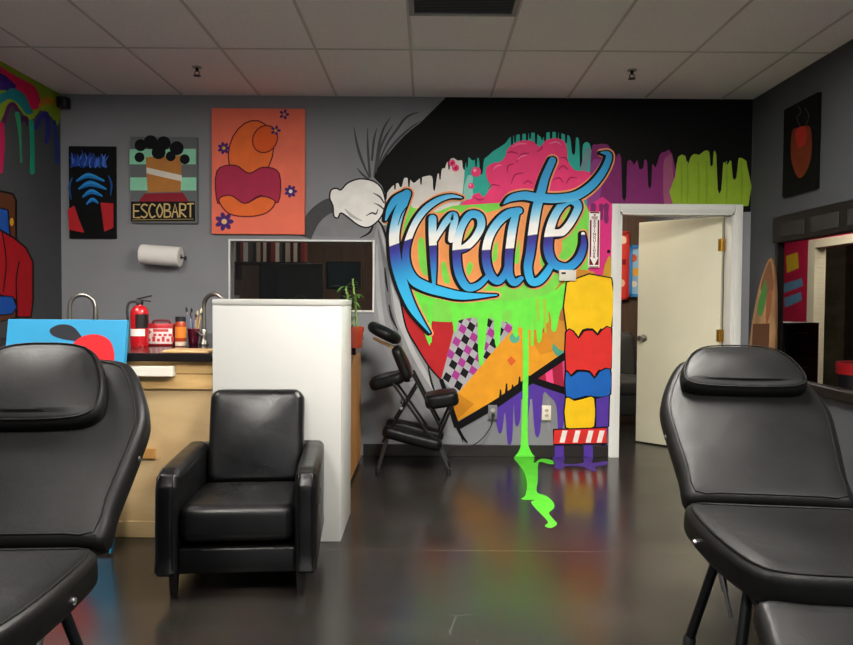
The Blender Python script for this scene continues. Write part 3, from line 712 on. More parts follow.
# light-green cores between the strokes
for q in ([(418, 246), (420, 238), (424, 240), (426, 258), (427, 276), (420, 268)], [(444, 282), (441, 266), (445, 262), (450, 282)], [(466, 270), (469, 262), (473, 266), (469, 276)], [(492, 262), (494, 246), (497, 242), (497, 258)], [(514, 262), (516, 250), (519, 240), (519, 262)], [(540, 262), (541, 254), (545, 256), (543, 268)], [(563, 252), (566, 244), (573, 240), (574, 248), (568, 256)], [(562, 222), (566, 214), (571, 208), (570, 215)], [(465, 240), (469, 230), (474, 226), (472, 234)]):
    P.poly(q, LG if q[0][0] not in (562, 465) else '#b9c94a', 3)
P.done('letter_halo', mural)
P = Painter(on_back(.0165))
for p, w_ in S: P.stroke(p, [v * .9 for v in w_], INK, 6, dx=-1.8, dy=.5, grow=3.4)
for p, w_ in S: P.stroke(p, [v * .92 for v in w_], INK, 6, dx=.3, grow=2.9)
P.done('letter_outline', mural)
P = Painter(on_back(.0195))
order = [1, 0, 2, 3, 4, 5, 6, 7, 8, 10, 9]
LM = [GK, GK, GK, Gr, Gr, Ge, Ga, Ga, Gt, Gt, Gf]
for i in order: P.stroke(S[i][0], [v * .92 for v in S[i][1]], LM[i], 6)
# the pen lines where one stroke crosses another
P.stroke([(398, 226), (402, 214), (410, 203)], [.5, 1.2, .5], INK); P.stroke([(545, 205), (556, 204), (566, 203)], [.6, 1.6, .6], INK)
P.stroke([(560, 226), (565, 221), (570, 212)], [.6, 1.4, .6], INK)
lo = P.done('lettering', mural); lo['label'] = 'the word Kreate in blue and white brush letters'

# --- a plain column of stacked colour blocks at the right edge
P = Painter(on_back(.0215))
YE, RE, BL = '#f0c21c', '#d8322e', '#1f63b6'
P.poly([(566, 282), (611, 278), (611, 327), (600, 329), (597, 334), (592, 329), (582, 330), (578, 337), (573, 331), (566, 331)], YE, 2, INK, 1.5)
P.poly([(565, 332), (573, 331), (578, 338), (583, 331), (592, 330), (597, 335), (601, 330), (611, 328), (611, 368), (598, 370), (594, 377), (589, 371), (576, 370), (571, 375), (565, 369)], RE, 2, INK, 1.5)
P.poly([(565, 370), (571, 376), (577, 371), (589, 372), (594, 378), (599, 371), (610, 369), (610, 394), (598, 397), (585, 396), (574, 399), (565, 396)], BL, 2, INK, 1.5)
P.poly([(565, 397), (574, 400), (586, 397), (594, 398), (594, 426), (580, 428), (565, 427)], YE, 2, INK, 1.3)
P.poly([(595, 398), (609, 395), (608, 426), (595, 427)], VI, 0, INK, 1.3)
P.poly([(553, 429), (606, 427), (606, 443), (553, 444)], RE, 0, INK, 1.3)
for x in (562, 575, 588, 599): P.poly([(x, 430), (x + 5, 430), (x + 2, 442), (x - 3, 442)], '#e9e4de')
P.done('colour_blocks', mural)['label'] = 'stacked yellow, red and blue paint blocks'

# --- paint that ran onto the floor
P = Painter(on_floor)
P.poly([(514, 457), (533, 457), (534, 463), (541, 459), (551, 460), (556, 464), (549, 464), (541, 462), (538, 465), (538, 480), (537, 492), (546, 496), (553, 502), (554, 508), (549, 513), (553, 519), (557, 524), (551, 528), (545, 526), (548, 522), (541, 514), (535, 508), (531, 502), (535, 500), (528, 500), (521, 499), (525, 496), (527, 486), (525, 474), (520, 466)], '#57c634', 4)
props(P.done('paint_spill'), 'bright green paint spill running out across the dark floor below the mural', 'paint spill')
P = Painter(on_floor)
P.poly([(553, 457), (565, 457), (564, 464), (583, 463), (583, 457), (593, 457), (592, 463), (607, 461), (606, 465), (595, 467), (597, 471), (592, 471), (584, 467), (566, 466), (562, 469), (555, 468), (554, 463)], '#4a3488', 3)
props(P.done('paint_spill'), 'small purple paint puddle on the floor beside the door frame', 'paint spill')
for x in (559, 588):
    P = Painter(on_back(.013)); P.stroke([(x, 443), (x, 458)], [9, 9], VI, 1); P.done('base_drip', mural)

# ------------------------------------------------------------------ rainbow drips and the red figure-like patch on the left wall
P = Painter(on_side(XL, 1))
lm = thing('wall_mural', 'rainbow paint drips at the top of the left wall under the ceiling', 'mural', (XL, 4.5, 2.2))
P.poly([(-30, 30), (0, 55), (30, 75), (62, 94), (62, 118), (58, 126), (52, 118), (46, 112), (40, 110), (34, 118), (28, 122), (22, 112), (14, 104), (8, 106), (0, 122), (-30, 150)], '#86a022', 0)
P.poly([(-30, 40), (0, 66), (20, 78), (34, 86), (40, 98), (40, 106), (34, 110), (27, 106), (24, 96), (12, 88), (0, 84), (-30, 90)], '#d0184c', 3)
P.poly([(-30, 70), (0, 73), (10, 80), (16, 86), (10, 92), (0, 90), (-30, 100)], '#38207a', 3)
P.poly([(-30, 95), (0, 94), (12, 88), (24, 94), (30, 106), (33, 113), (26, 114), (20, 106), (10, 99), (0, 104), (-30, 120)], '#1c7f88', 3)
for q, w_, c in (([(4, 122), (8, 108), (13, 104), (18, 112), (20, 122)], [4, 4, 4, 4, 3], '#5c1d55'), ([(20, 122), (25, 118), (28, 124)], [4, 5, 4], '#4b1650'), ([(36, 128), (40, 118), (46, 114), (48, 130), (46, 142)], [4, 5, 5, 5, 4], '#2a2c82'), ([(54, 122), (56, 140), (57, 162)], [4, 4, 5], '#25387e'),
                 ([(1, 125), (2, 145), (1, 172)], [6, 5, 3], '#c02058'), ([(17, 114), (19, 126), (20, 140), (21, 162)], [5, 4, 2.5, 2], '#2f9a6a'), ([(31, 122), (32, 145), (32, 172)], [5, 4.5, 5], '#1d9a78'), ([(40, 105), (48, 100), (54, 104)], [4, 7, 4], '#b87a1c')):
    P.stroke(q, w_, c)
P.done('rainbow_drips', lm)
P = Painter(on_side(XL, 1))
lm = thing('wall_mural', 'big red and brown shapes with black outlines painted on the left wall', 'mural', (XL, 4.3, 1.4))
P.poly([(-40, 188), (-5, 190), (13, 194), (16, 200), (16, 318), (-40, 330)], '#5b3420', 0, INK, 2)
P.poly([(-40, 208), (-4, 207), (8, 210), (10, 236), (4, 240), (-40, 240)], '#1c4fa6', 0, INK, 1.6); P.circle(11.5, 222, 2, '#c79a1e', 4)
P.poly([(-40, 220), (0, 230), (14, 238), (26, 248), (33, 262), (33, 300), (31, 317), (17, 317), (16, 300), (0, 295), (-40, 300)], '#a0121c', 0, INK, 1.8)
P.poly([(-40, 300), (6, 296), (14, 300), (12, 314), (-40, 316)], '#1c4fa6', 2, INK, 1.2)
P.stroke([(2, 232), (6, 262), (3, 292)], 1.2, INK); P.stroke([(19, 262), (16, 280), (17, 312)], 1.3, INK)
P.done('red_patch', lm)
#@@
# ------------------------------------------------------------------ things on the back wall
def wall_panel(px0, py0, px1, py1, label, th=0.03, face='#222222', name='wall_painting', tilt=0.0):
    a, b = at_y(px0, py0, D - th), at_y(px1, py1, D - th)
    t = thing(name, label, 'painting', ((a.x + b.x) / 2, D, (a.z + b.z) / 2), 0, None)
    bm = NB(); box2(bm, (a.x, D - th, b.z), (b.x, D - .001, a.z), bevel=.003)
    mesh_obj('canvas', bm, mat('canvas ' + face, face, rough=.6, spec=.15, var=.05, vscale=8), t, False, world=True)
    return t, Painter(on_back(th), start=.0006)
# blue flame on black
t, P = wall_panel(68.5, 146, 116, 238.5, 'narrow black painting with blue flame strokes and red corners, leftmost of the wall paintings', .025, '#08090c')
for k in range(26):
    x = 73 + k * 1.35 + random.uniform(-.6, .6); y = 168 - random.uniform(0, 5)
    P.stroke([(x, y), (x + random.uniform(-1, 2), y - 5), (x + random.uniform(-2, 3), y - 8 - random.uniform(0, 5))], [2.6, 2, .5], random.choice(['#25479a', '#3c64c0', '#1f3a80', '#4f7ad2']))
for q, w_ in (([(78, 182), (90, 176), (106, 182)], 5), ([(80, 190), (92, 184), (108, 190)], 6), ([(84, 198), (93, 192), (104, 197)], 5), ([(88, 205), (94, 200), (100, 204)], 4)):
    P.stroke(q, [1, w_, 1], '#1c6fb8'); P.stroke([(x, y - 1) for x, y in q], [.5, w_ * .4, .5], '#2f92d6')
P.stroke([(73, 200), (71, 188), (74, 178)], [.8, 2, 1], '#1d4f92'); P.stroke([(112, 196), (113, 185), (110, 176)], [.8, 2, 1], '#1d4f92')
P.poly([(69.5, 210), (76, 206), (80, 218), (86, 233), (70.5, 230)], '#b0242a', 0); P.poly([(102, 203), (115, 204), (115, 228), (106, 232), (104, 218)], '#b0242a', 0)
P.poly([(81, 208), (90, 212), (100, 206), (103, 222), (101, 236), (88, 236), (84, 222)], '#050506', 3)
P.done('artwork', t)
# lettered painting with stripes
t, P = wall_panel(131, 136.5, 197.5, 223.5, 'grey and mint striped painting with yellow hand lettering on a black band', .03, '#66696b')
P.poly([(131, 150), (197, 149.5), (197, 165), (131, 165)], '#8fd4b0'); P.poly([(131.5, 178), (197.5, 178), (197.5, 191), (131.5, 191)], '#8fd4b0')
P.poly([(140, 202), (146, 194), (184, 193), (190, 202)], '#8c2230', 0)
P.poly([(147, 158), (183, 156), (182, 192), (149, 193)], '#b5793a', 0); P.poly([(148, 168), (183, 176), (183, 182), (148, 174)], '#d8d3c4')
for x, y, r_ in ((142, 146, 6), (152, 143, 7), (165, 144, 7), (178, 149, 7), (186, 160, 5), (141, 158, 5), (160, 153, 7), (172, 157, 5)): P.circle(x, y, r_, '#0c0d12')
P.poly([(132.5, 202), (196, 202), (196.5, 221.5), (132.5, 222)], '#0d0c0c')
def hand_text(P, word, x0, y0, cw, h, col, w_=1.5, gap=1.0):
    G = {'E': [[(1, 0), (0, 0), (0, 1), (1, 1)], [(0, .5), (.8, .5)]], 'S': [[(1, .08), (.4, 0), (0, .25), (.5, .5), (1, .75), (.55, 1), (0, .92)]], 'C': [[(1, .1), (.4, 0), (0, .5), (.4, 1), (1, .9)]],
         'O': [[(.5, 0), (0, .5), (.5, 1), (1, .5), (.5, 0)]], 'B': [[(0, 0), (0, 1)], [(0, 0), (.8, .05), (.8, .42), (.05, .5), (.95, .6), (.9, .95), (0, 1)]], 'A': [[(0, 1), (.5, 0), (1, 1)], [(.22, .62), (.8, .62)]],
         'R': [[(0, 1), (0, 0)], [(0, 0), (.9, .08), (.85, .45), (0, .52), (1, 1)]], 'T': [[(0, .02), (1, 0)], [(.5, 0), (.5, 1)]]}
    for i, ch in enumerate(word):
        for st in G[ch]:
            P.stroke([(x0 + i * (cw + gap) + p[0] * cw, y0 + p[1] * h - i * .12) for p in st], w_, col, 4 if ch in 'SCOBR' else 1)
hand_text(P, 'ESCOBART', 135.2, 205, 5.9, 13, '#c8ae74', 1.5, 1.75)
P.stroke([(134, 220.3), (195, 219.5)], .7, '#9a8654', 1)
P.done('artwork', t)
# coral painting
t, P = wall_panel(211.5, 108, 304.5, 234.5, 'large coral canvas with orange and magenta rounded shapes and purple flowers', .035, '#f2785e')
OR, OL = '#ee7134', '#5a1626'
P.circle(252, 152, 22, OR, 31, OL, 1.2, rot=14); P.circle(266, 140, 12, '#e9612a', 14, OL, 1.1, rot=30)
P.poly([(218, 172), (236, 166), (250, 174), (264, 168), (280, 174), (279, 203), (262, 196), (246, 204), (230, 196), (219, 204)], '#b0304f', 4, OL, 1.2)
P.poly([(220, 200), (232, 196), (246, 204), (262, 197), (276, 202), (268, 213), (250, 217), (230, 214)], OR, 4, OL, 1.2)
def flower(x, y, r_, col, cen):
    for k in range(7 if r_ > 5 else 5):
        a = 2 * math.pi * k / (7 if r_ > 5 else 5); P.circle(x + r_ * .62 * math.cos(a), y + r_ * .62 * math.sin(a), r_ * .42, col, r_ * .26, rot=math.degrees(a))
    P.circle(x, y, r_ * .3, cen)
for x, y, r_, cc in ((285, 115.5, 5, '#e8a13a'), (276.5, 131.5, 5, '#e8a13a'), (225, 149, 6, '#e8a13a'), (291.5, 192, 6.2, '#efe6d6'), (225.5, 222, 9, '#efc08a')): flower(x, y, r_, '#4a2a72', cc)
P.done('artwork', t)

# fire extinguisher sign
a, b = at_y(588.5, 212, D), at_y(598.5, 268, D)
sg = thing('fire_sign', 'narrow white sign with red arrow reading fire extinguisher beside the door', 'sign', ((a.x + b.x) / 2, D, (a.z + b.z) / 2))
cx, cz, sw, sh = (a.x + b.x) / 2, (a.z + b.z) / 2, b.x - a.x, a.z - b.z
SY = D - .030
bm = NB(); box2(bm, (a.x, SY, b.z), (b.x, D - .001, a.z), bevel=.001); mesh_obj('panel', bm, mat('sign white', '#efece6', rough=.4), sg, False, world=True)
def sgp(x, y, off): return Vector((cx + x * sw / 2, SY - off, cz + y * sh / 2))
P = Painter(sgp); MRN = '#7d1220'
P.poly([(-.86, .94), (.86, .94), (.86, .99), (-.86, .99)], MRN); 
P.poly([(-.86, -.9), (.86, -.9), (.86, .7), (-.86, .7)], MRN); P.poly([(-.56, .74), (.56, .74), (.56, -.62), (.8, -.62), (0, -.93), (-.8, -.62), (-.56, -.62)], '#efece6')
P.poly([(-.3, .90), (.3, .90), (0, .84)], MRN); P.poly([(-.86, -.99), (.86, -.99), (.86, -.95), (-.86, -.95)], MRN)
P.done('arrow', sg)
MT = Matrix.Translation((cx, SY - .003, cz)) @ Matrix.Rotation(R(90), 4, 'X')
bm = text_mesh('FIRE', .034, Matrix.Translation((0, 0, sh * .385)) @ MT, bold=.0008, sx=.8)
for i, ch in enumerate('EXTINGUISHER'):
    merge(bm, text_mesh(ch, .031, Matrix.Translation((0, 0, sh * (.325 - i * .0575))) @ MT, bold=.0008))
mesh_obj('lettering', bm, paint(MRN), sg, False, world=True)

# small thermostat-like control plate
a, b = at_y(558.5, 270, D), at_y(575, 281, D)
t = thing('wall_control', 'small white wall control box below the end of the lettering', 'control box', ((a.x + b.x) / 2, D, (a.z + b.z) / 2))
bm = NB(); box2(bm, (a.x, D - .045, b.z), (b.x, D - .001, a.z), bevel=.004); mesh_obj('housing', bm, mat('ivory plastic', '#d9d4c4', rough=.4), t, world=True)
bm = NB(); box2(bm, (a.x + .015, D - .047, a.z - .035), (a.x + .05, D - .044, a.z - .018)); mesh_obj('display', bm, M_black, t, False, world=True)

def outlet(px, py, label, col, plugged=False):
    c = at_y(px, py, D)
    t = thing('wall_outlet', label, 'outlet', (c.x, D, c.z))
    y0 = -.030
    bm = NB(); box2(bm, (-.036, y0, -.058), (.036, -.001, .058), bevel=.003); mesh_obj('cover_plate', bm, mat('plate ' + col, col, rough=.4), t)
    for s in (1, -1):
        bm = NB(); prism(bm, [(.017 * math.cos(R(q)), .014 * math.sin(R(q))) for q in range(0, 360, 20)], 0, .003, M=Matrix.Translation((0, y0, s * .02)) @ Matrix.Rotation(R(90), 4, 'X'))
        so = mesh_obj('socket', bm, mat('socket face', '#b8b2a2' if not plugged else '#3a3a3c', rough=.4), t)
        bm = NB()
        for q in (-.006, .006): box2(bm, (q - .0012, y0 - .0038, s * .02 - .003), (q + .0012, y0 - .002, s * .02 + .006))
        mesh_obj('slots', bm, M_black, so, False)
    return t
outlet(546, 412.5, 'ivory wall outlet on the purple drips near the door', '#e4dcc6')
outlet(492.5, 412, 'dark grey wall outlet with a plugged-in black cord left of the green drip', '#77787c', True)
c = at_y(492.5, 414, D)
t = thing('power_cord', 'thin black power cord hanging from the dark grey outlet to the floor', 'cord', (c.x, D - .03, c.z))
bm = NB(); box(bm, (0, -.018, 0), (.028, .036, .03), None, .005); mesh_obj('plug', bm, M_black, t)
bm = NB(); e = at_y(456, 446, D - .05) - t.location
tube(bm, crv([(0, -.035, -.01), (-.02, -.045, -.09), (-.09, -.04, -.19), (-.17, -.04, -.24), (e.x, -.03, e.z), (e.x - .08, -.03, -c.z + .006)], 8), .004, 8); mesh_obj('cable', bm, M_black, t)

# little black loudspeaker in the corner
c = at_y(68.5, 101.5, D - .1)
t = thing('wall_speaker', 'tiny black box speaker high in the left corner under the ceiling', 'speaker', (XL + .055, D - .06, c.z))
bm = NB(); box(bm, (0, 0, 0), (.08, .08, .085), None, .008); mesh_obj('cabinet', bm, M_black, t)
bm = NB(); lathe(bm, [(0, .0), (.012, .004), (.026, -.002), (.030, .004), (.030, 0)], (0, -.041, 0), 20, 0, Matrix.Rotation(R(90), 4, 'X')); mesh_obj('cone', bm, M_dark, t)
bm = NB(); box2(bm, (-.015, .04, -.015), (.015, .06, .015)); mesh_obj('bracket', bm, M_black, t)

# paper towels: wall bracket and the roll on it
a, b = at_y(141, 254, D - .09), at_y(181, 257.5, D - .09)
t = thing('towel_holder', 'dark wire paper towel holder screwed to the grey wall above the counter', 'towel holder', (a.x, D, a.z))
L_ = b.x - a.x
for xa, xb in ((-.028, .012), (L_ - .012, L_ + .012)):
    bm = NB(); tube(bm, [(xa, -.09, -.025 * (xa + .03) / (L_ + .04)), (xb, -.09, -.025 * (xb + .03) / (L_ + .04))], .008, 10); mesh_obj('peg', bm, M_dark, t)
for x, z in ((-.025, 0), (L_ + .008, -.025)):
    bm = NB(); tube(bm, crv([(x, -.0, z + .0), (x, -.05, z + .0), (x, -.09, z)], 5), .006, 8); box(bm, (x, -.003, z), (.016, .005, .03), None, .002); mesh_obj('bracket_arm', bm, M_dark, t)
tr = thing('paper_towel_roll', 'white paper towel roll on the wall bracket above the counter', 'paper towels', (a.x, D - .09, a.z))
bm = NB(); M_ = Matrix.Rotation(math.atan2(.025, L_ + .06) , 4, 'Y') @ Matrix.Rotation(R(90), 4, 'Y')
lathe(bm, [(.020, .0), (.072, .0), (.078, .005), (.078, L_ - .005), (.072, L_), (.020, L_), (.020, 0)], (0, 0, 0), 32, 0, M_)
mesh_obj('paper', bm, mat('paper towel', '#e6e3dc', rough=.9, bump=.3, bscale=220), tr)
bm = NB(); lathe(bm, [(.0085, -.002), (.0215, -.002), (.0215, L_ + .002), (.0085, L_ + .002), (.0085, -.002)], (0, 0, 0), 24, 0, M_); mesh_obj('cardboard_core', bm, mat('cardboard', '#9b7b55', rough=.8), tr)

# painting on the right wall
XF = XR - .03
q = [at_x(784, 107, XF), at_x(817.5, 95, XF), at_x(818, 189, XF), at_x(784, 195, XF)]
t = thing('wall_painting', 'black painting with a reddish brown abstract blot on the right wall', 'painting', (XR, (q[0].y + q[1].y) / 2, (q[0].z + q[3].z) / 2))
bm = NB(); box2(bm, (XF, q[1].y, (q[2].z + q[3].z) / 2), (XR - .001, q[0].y, (q[0].z + q[1].z) / 2), bevel=.003); mesh_obj('canvas', bm, mat('canvas black', '#060606', rough=.7, spec=.1), t, False, world=True)
P = Painter(on_side(XF, -1))
P.poly([(792, 132), (797, 128), (804, 126), (810, 127), (812, 140), (811, 158), (806, 172), (800, 178), (795, 172), (791, 156)], '#5e2614', 4)
P.poly([(797, 129), (806, 127), (806, 142), (799, 148), (796, 140)], '#861f18', 4); P.poly([(794, 158), (800, 156), (808, 164), (802, 172)], '#5a2312', 3)
P.stroke([(800, 126), (797, 118), (801, 112), (798, 106)], .8, '#3b3a38'); P.stroke([(806, 125), (809, 116), (805, 108)], .8, '#3b3a38')
P.done('artwork', t)
# abstract strokes on the magenta wall of the next room
def on_pink(px, py, off):
    p = at_x(px, py, PX); p.x = PX - off; return p
P = Painter(on_pink)
t = thing('wall_mural', 'small yellow and pale blue paint strokes on the magenta wall of the next room', 'mural', (PX, 10.4, 1.5))
P.poly([(786, 256), (798, 252), (799, 268), (787, 273)], '#d8b530', 0); P.poly([(783, 284), (802, 278), (803, 286), (784, 293)], '#5f8fae', 0); P.poly([(784, 298), (801, 292), (802, 300), (785, 308)], '#5f8fae', 0)
P.done('artwork', t)
#@@
# ------------------------------------------------------------------ white box partition, counter and worktop
M_whitebox = mat('white laminate', '#b6b6b2', rough=.4, var=.02, vscale=2)
pf = at_z(212.5, 541, 0); YB = pf.y
x0, x1 = at_y(212.5, 420, YB).x, at_y(341, 420, YB).x
t = thing('partition_box', 'tall white box partition standing behind the black armchair', 'partition', ((x0 + x1) / 2, YB + .26, 0))
bm = NB(); box2(bm, (x0, YB, 0), (x1, YB + .52, 1.225), bevel=.004); mesh_obj('body', bm, M_whitebox, t, world=True)
bm = NB(); box2(bm, (x0 - .001, YB - .0015, 1.226), (x1 + .001, YB + .525, 1.257), bevel=.004); mesh_obj('cap', bm, mat('white cap edge', '#aaa9a4', rough=.5), t, world=True)
M_ply = wood('plywood panel', '#b39366', '#cbae80', (1, 1, 1.6), .6)
M_pine = wood('pine board', '#c0985c', '#dfbb80', (1.2, 9, 9), .55)
M_pinev = wood('orange pine side', '#9a6630', '#c08a48', (9, 9, 1), .5)
WTZ = .975
t = thing('service_counter', 'long wooden service counter base of plywood and pine along the left wall', 'counter', (-1.8, 4.9, 0))
YC = YB + .06
bm = NB(); box2(bm, (XL + .01, YC + .02, 0), (x0 - .02, 5.0, .93)); box2(bm, (XL + .01, 5.0, 0), (-.55, 5.98, .93)); box2(bm, (x0 - .02, YB + .545, 0), (-.55, 5.0, .93))
mesh_obj('carcass', bm, mat('counter carcass', '#8b6a42', rough=.7), t, False, world=True)
bm = NB(); box2(bm, (XL + .01, YC, .06), (x0 - .012, YC + .02, .80)); mesh_obj('front_panel', bm, M_ply, t, False, world=True)
bm = NB(); box2(bm, (XL + .01, YC - .018, .785), (x0 - .012, YC + .02, .862), bevel=.002); mesh_obj('rail', bm, M_pine, t, False, world=True)
bm = NB(); box2(bm, (XL + .01, YC - .008, .866), (x0 - .012, YC + .02, .932), bevel=.002); mesh_obj('rail', bm, M_pine, t, False, world=True)
bm = NB(); box2(bm, (XL + .01, YC - .014, 0), (x0 - .012, YC + .02, .085), bevel=.003); mesh_obj('plinth', bm, mat('pale plinth board', '#b79c70', rough=.6, var=.1), t, False, world=True)
a = at_y(174, 371, YC - .04)
bm = NB(); box2(bm, (XL + .3, YC - .075, a.z - .026), (a.x, YC - .010, a.z + .024), bevel=.003); mesh_obj('ledge_strip', bm, mat('white painted strip', '#dcd6c8', rough=.6, var=.05), t, False, world=True)['label'] = 'white painted ledge strip'
a, b = at_y(136, 449, YC - .02), at_y(155, 459, YC - .02)
bm = NB(); box2(bm, (a.x - .15, YC - .02, b.z), (b.x, YC + .001, a.z), bevel=.002); mesh_obj('patch_board', bm, mat('brown patch board', '#a8793f', rough=.6, var=.15), t, False, world=True)
bm = NB()
for k in range(4):
    box2(bm, (-.552, YB + .55 + k * .362, .03), (-.505, YB + .55 + k * .362 + .358, .93), bevel=.002)
mesh_obj('side_panel', bm, M_pinev, t, False, world=True)
# worktop: dark laminate, notched round the white box, far corner cut off
t = thing('worktop', 'glossy dark brown worktop lying on the wooden counter', 'worktop', (-1.8, 4.9, .932))
pl = [(XL + .01, YC - .05), (x0 - .012, YC - .05), (x0 - .012, YB + .535), (-.435, YB + .535), (-.415, YB + .56), (-.415, 4.98), (-.425, 5.04), (-.50, 5.42), (-.50, 6.08), (XL + .01, 6.08)]
bm = NB(); prism(bm, pl, .932, WTZ)
mesh_obj('slab', bm, mat('dark brown laminate', '#2a1d1a', rough=.18, var=.3, vscale=5, spec=.5), t, False, world=True)
bm = NB(); box2(bm, (XL + .01, YC - .054, .934), (x0 - .013, YC - .050, .972), bevel=.001); mesh_obj('edge_band', bm, mat('black edge band', '#141112', rough=.3), t, False, world=True)

# light wooden board lying on the worktop
c0, c1 = at_z(171, 351, WTZ), at_z(211, 346.5, WTZ)
t = thing('cutting_board', 'pale wooden board lying flat on the worktop in front of the brush cup', 'board', ((c0.x + x0 - .03) / 2, (YC - .02 + YC + .16) / 2, WTZ))
bm = NB(); box2(bm, (c0.x, YC - .03, WTZ), (x0 - .03, YC + .17, WTZ + .012), bevel=.004); mesh_obj('slab', bm, wood('pale board', '#c49a62', '#e0bd8a', (1, 8, 8), .5), t, False, world=True)

# gooseneck taps
def tap(px, py, turn, label, top):
    p = at_z(px, py, WTZ)
    t = thing('gooseneck_tap', label, 'tap', (p.x, p.y, WTZ), turn, 'gooseneck taps on the worktop')
    bm = NB(); lathe(bm, [(0, 0), (.030, 0), (.030, .006), (.022, .016), (.019, .05), (.020, .085), (.015, .095), (0, .095)], seg=20); mesh_obj('base', bm, M_steel, t)
    bm = NB(); r_ = .075
    pts = [(0, 0, .09), (0, 0, .16), (0, 0, top - r_)] + [(r_ - r_ * math.cos(R(a)), 0, top - r_ + r_ * math.sin(R(a))) for a in range(20, 181, 20)] + [(2 * r_, 0, top - r_ - .03)]
    tube(bm, pts, .0125, 12); mesh_obj('neck', bm, M_steel, t)
    bm = NB(); lathe(bm, [(0, top - r_ - .10), (.013, top - r_ - .10), (.017, top - r_ - .09), (.015, top - r_ - .02), (0, top - r_ - .02)], (2 * r_, 0, 0), 16); mesh_obj('spray_head', bm, M_steel, t)
    bm = NB(); tube(bm, [(0, -.018, .06), (0, -.045, .065), (0, -.075, .09)], [.007, .006, .005], 8); mesh_obj('lever', bm, M_steel, t)
tap(70, 343, R(10), 'brushed steel gooseneck tap behind the blue canvas at the left end of the worktop', .30)
tap(204, 345, R(-20), 'brushed steel gooseneck tap on the worktop just left of the white box', .31)

# fire extinguisher
p = at_z(136.5, 347, WTZ)
t = thing('fire_extinguisher', 'red fire extinguisher with black valve standing on the worktop by the blue canvas', 'fire extinguisher', (p.x, p.y + .05, WTZ)); t.scale = (.93, .93, .90)
M_fred = mat('extinguisher red', '#b3131c', rough=.25, coat=.4)
bm = NB(); lathe(bm, [(0, 0), (.050, 0), (.053, .006), (.055, .02), (.055, .215), (.050, .240), (.036, .258), (.020, .265), (.018, .275), (0, .275)], seg=28); mesh_obj('cylinder', bm, M_fred, t)
bm = NB(); 
for k in range(-5, 5):
    a0, a1 = R(-90 + k * 11), R(-90 + (k + 1) * 11); rr = .0556
    v = [bm.verts.new((rr * math.cos(a), rr * math.sin(a), z)) for a, z in ((a0, .07), (a1, .07), (a1, .115), (a0, .115))]; bm.faces.new(v)
mesh_obj('label_sheet', bm, mat('label white', '#dfdcd6', rough=.5), t)['label'] = 'white paper label band'
bm = NB()
for k in range(-4, 6):
    a0, a1 = R(-60 + k * 9), R(-60 + (k + 1) * 9); rr = .0556
    bm.faces.new([bm.verts.new((rr * math.cos(a), rr * math.sin(a), z)) for a, z in ((a0, .12), (a1, .12), (a1, .21), (a0, .21))])
mesh_obj('label_sheet', bm, mat('label black', '#1a1416', rough=.4), t)['label'] = 'black printed label'
bm = NB(); lathe(bm, [(0, .272), (.022, .272), (.024, .282), (.020, .300), (.012, .305), (0, .305)], seg=16); mesh_obj('valve', bm, M_black, t)
bm = NB(); box(bm, (.030, 0, .318), (.095, .020, .010), Euler((0, R(-14), 0)), .003); mesh_obj('handle', bm, M_black, t)
bm = NB(); box(bm, (.028, 0, .298), (.085, .018, .008), Euler((0, R(8), 0)), .003); mesh_obj('handle', bm, M_black, t)
bm = NB(); tube(bm, crv([(-.018, 0, .292), (-.055, -.02, .285), (-.066, -.03, .24), (-.060, -.035, .17), (-.054, -.042, .09)], 6), .008, 8); mesh_obj('hose', bm, M_black, t)
bm = NB(); lathe(bm, [(0, 0), (.014, 0), (.014, .008), (0, .009)], (0, -.018, .292), 16, 0, Matrix.Rotation(R(90), 4, 'X')); mesh_obj('gauge', bm, M_chrome, t)
# red and white case
p0, p1 = at_z(144, 346, WTZ), at_z(174, 346, WTZ); w2 = (p1.x - p0.x) / 2
t = thing('first_aid_case', 'red and white printed case with a handle between extinguisher and bottle', 'case', ((p0.x + p1.x) / 2, p0.y + .05, WTZ))
bm = NB(); box(bm, (0, 0, .066), (2 * w2, .07, .132), None, .010, 3); mesh_obj('shell', bm, mat('case red', '#b0242c', rough=.4), t)
bm = NB(); box(bm, (0, -.0355, .058), (2 * w2 - .016, .003, .090), None, .001); fp = mesh_obj('front_panel', bm, mat('case white', '#e2dbd6', rough=.5), t)
bm = NB(); fy = -.0375
box2(bm, (-w2 + .016, fy, .078), (-w2 + .040, fy + .002, .086)); box2(bm, (-w2 + .024, fy, .070), (-w2 + .032, fy + .002, .094))
box2(bm, (-w2 + .05, fy, .084), (w2 - .03, fy + .002, .100))
for k in range(6): box2(bm, (-w2 + .016 + k * .028, fy, .026), (-w2 + .034 + k * .028, fy + .002, .044 + .012 * (k % 2)))
for k in range(4): box2(bm, (-w2 + .05 + k * .03, fy, .058), (-w2 + .07 + k * .03, fy + .002, .072))
mesh_obj('print', bm, mat('case print red', '#c03a3c', rough=.5), fp, False)
bm = NB(); tube(bm, crv([(-.05, 0, .128), (-.045, 0, .146), (0, 0, .150), (.045, 0, .146), (.05, 0, .128)], 5), .007, 8); mesh_obj('handle', bm, mat('dark red plastic', '#6a1a20', rough=.4), t)
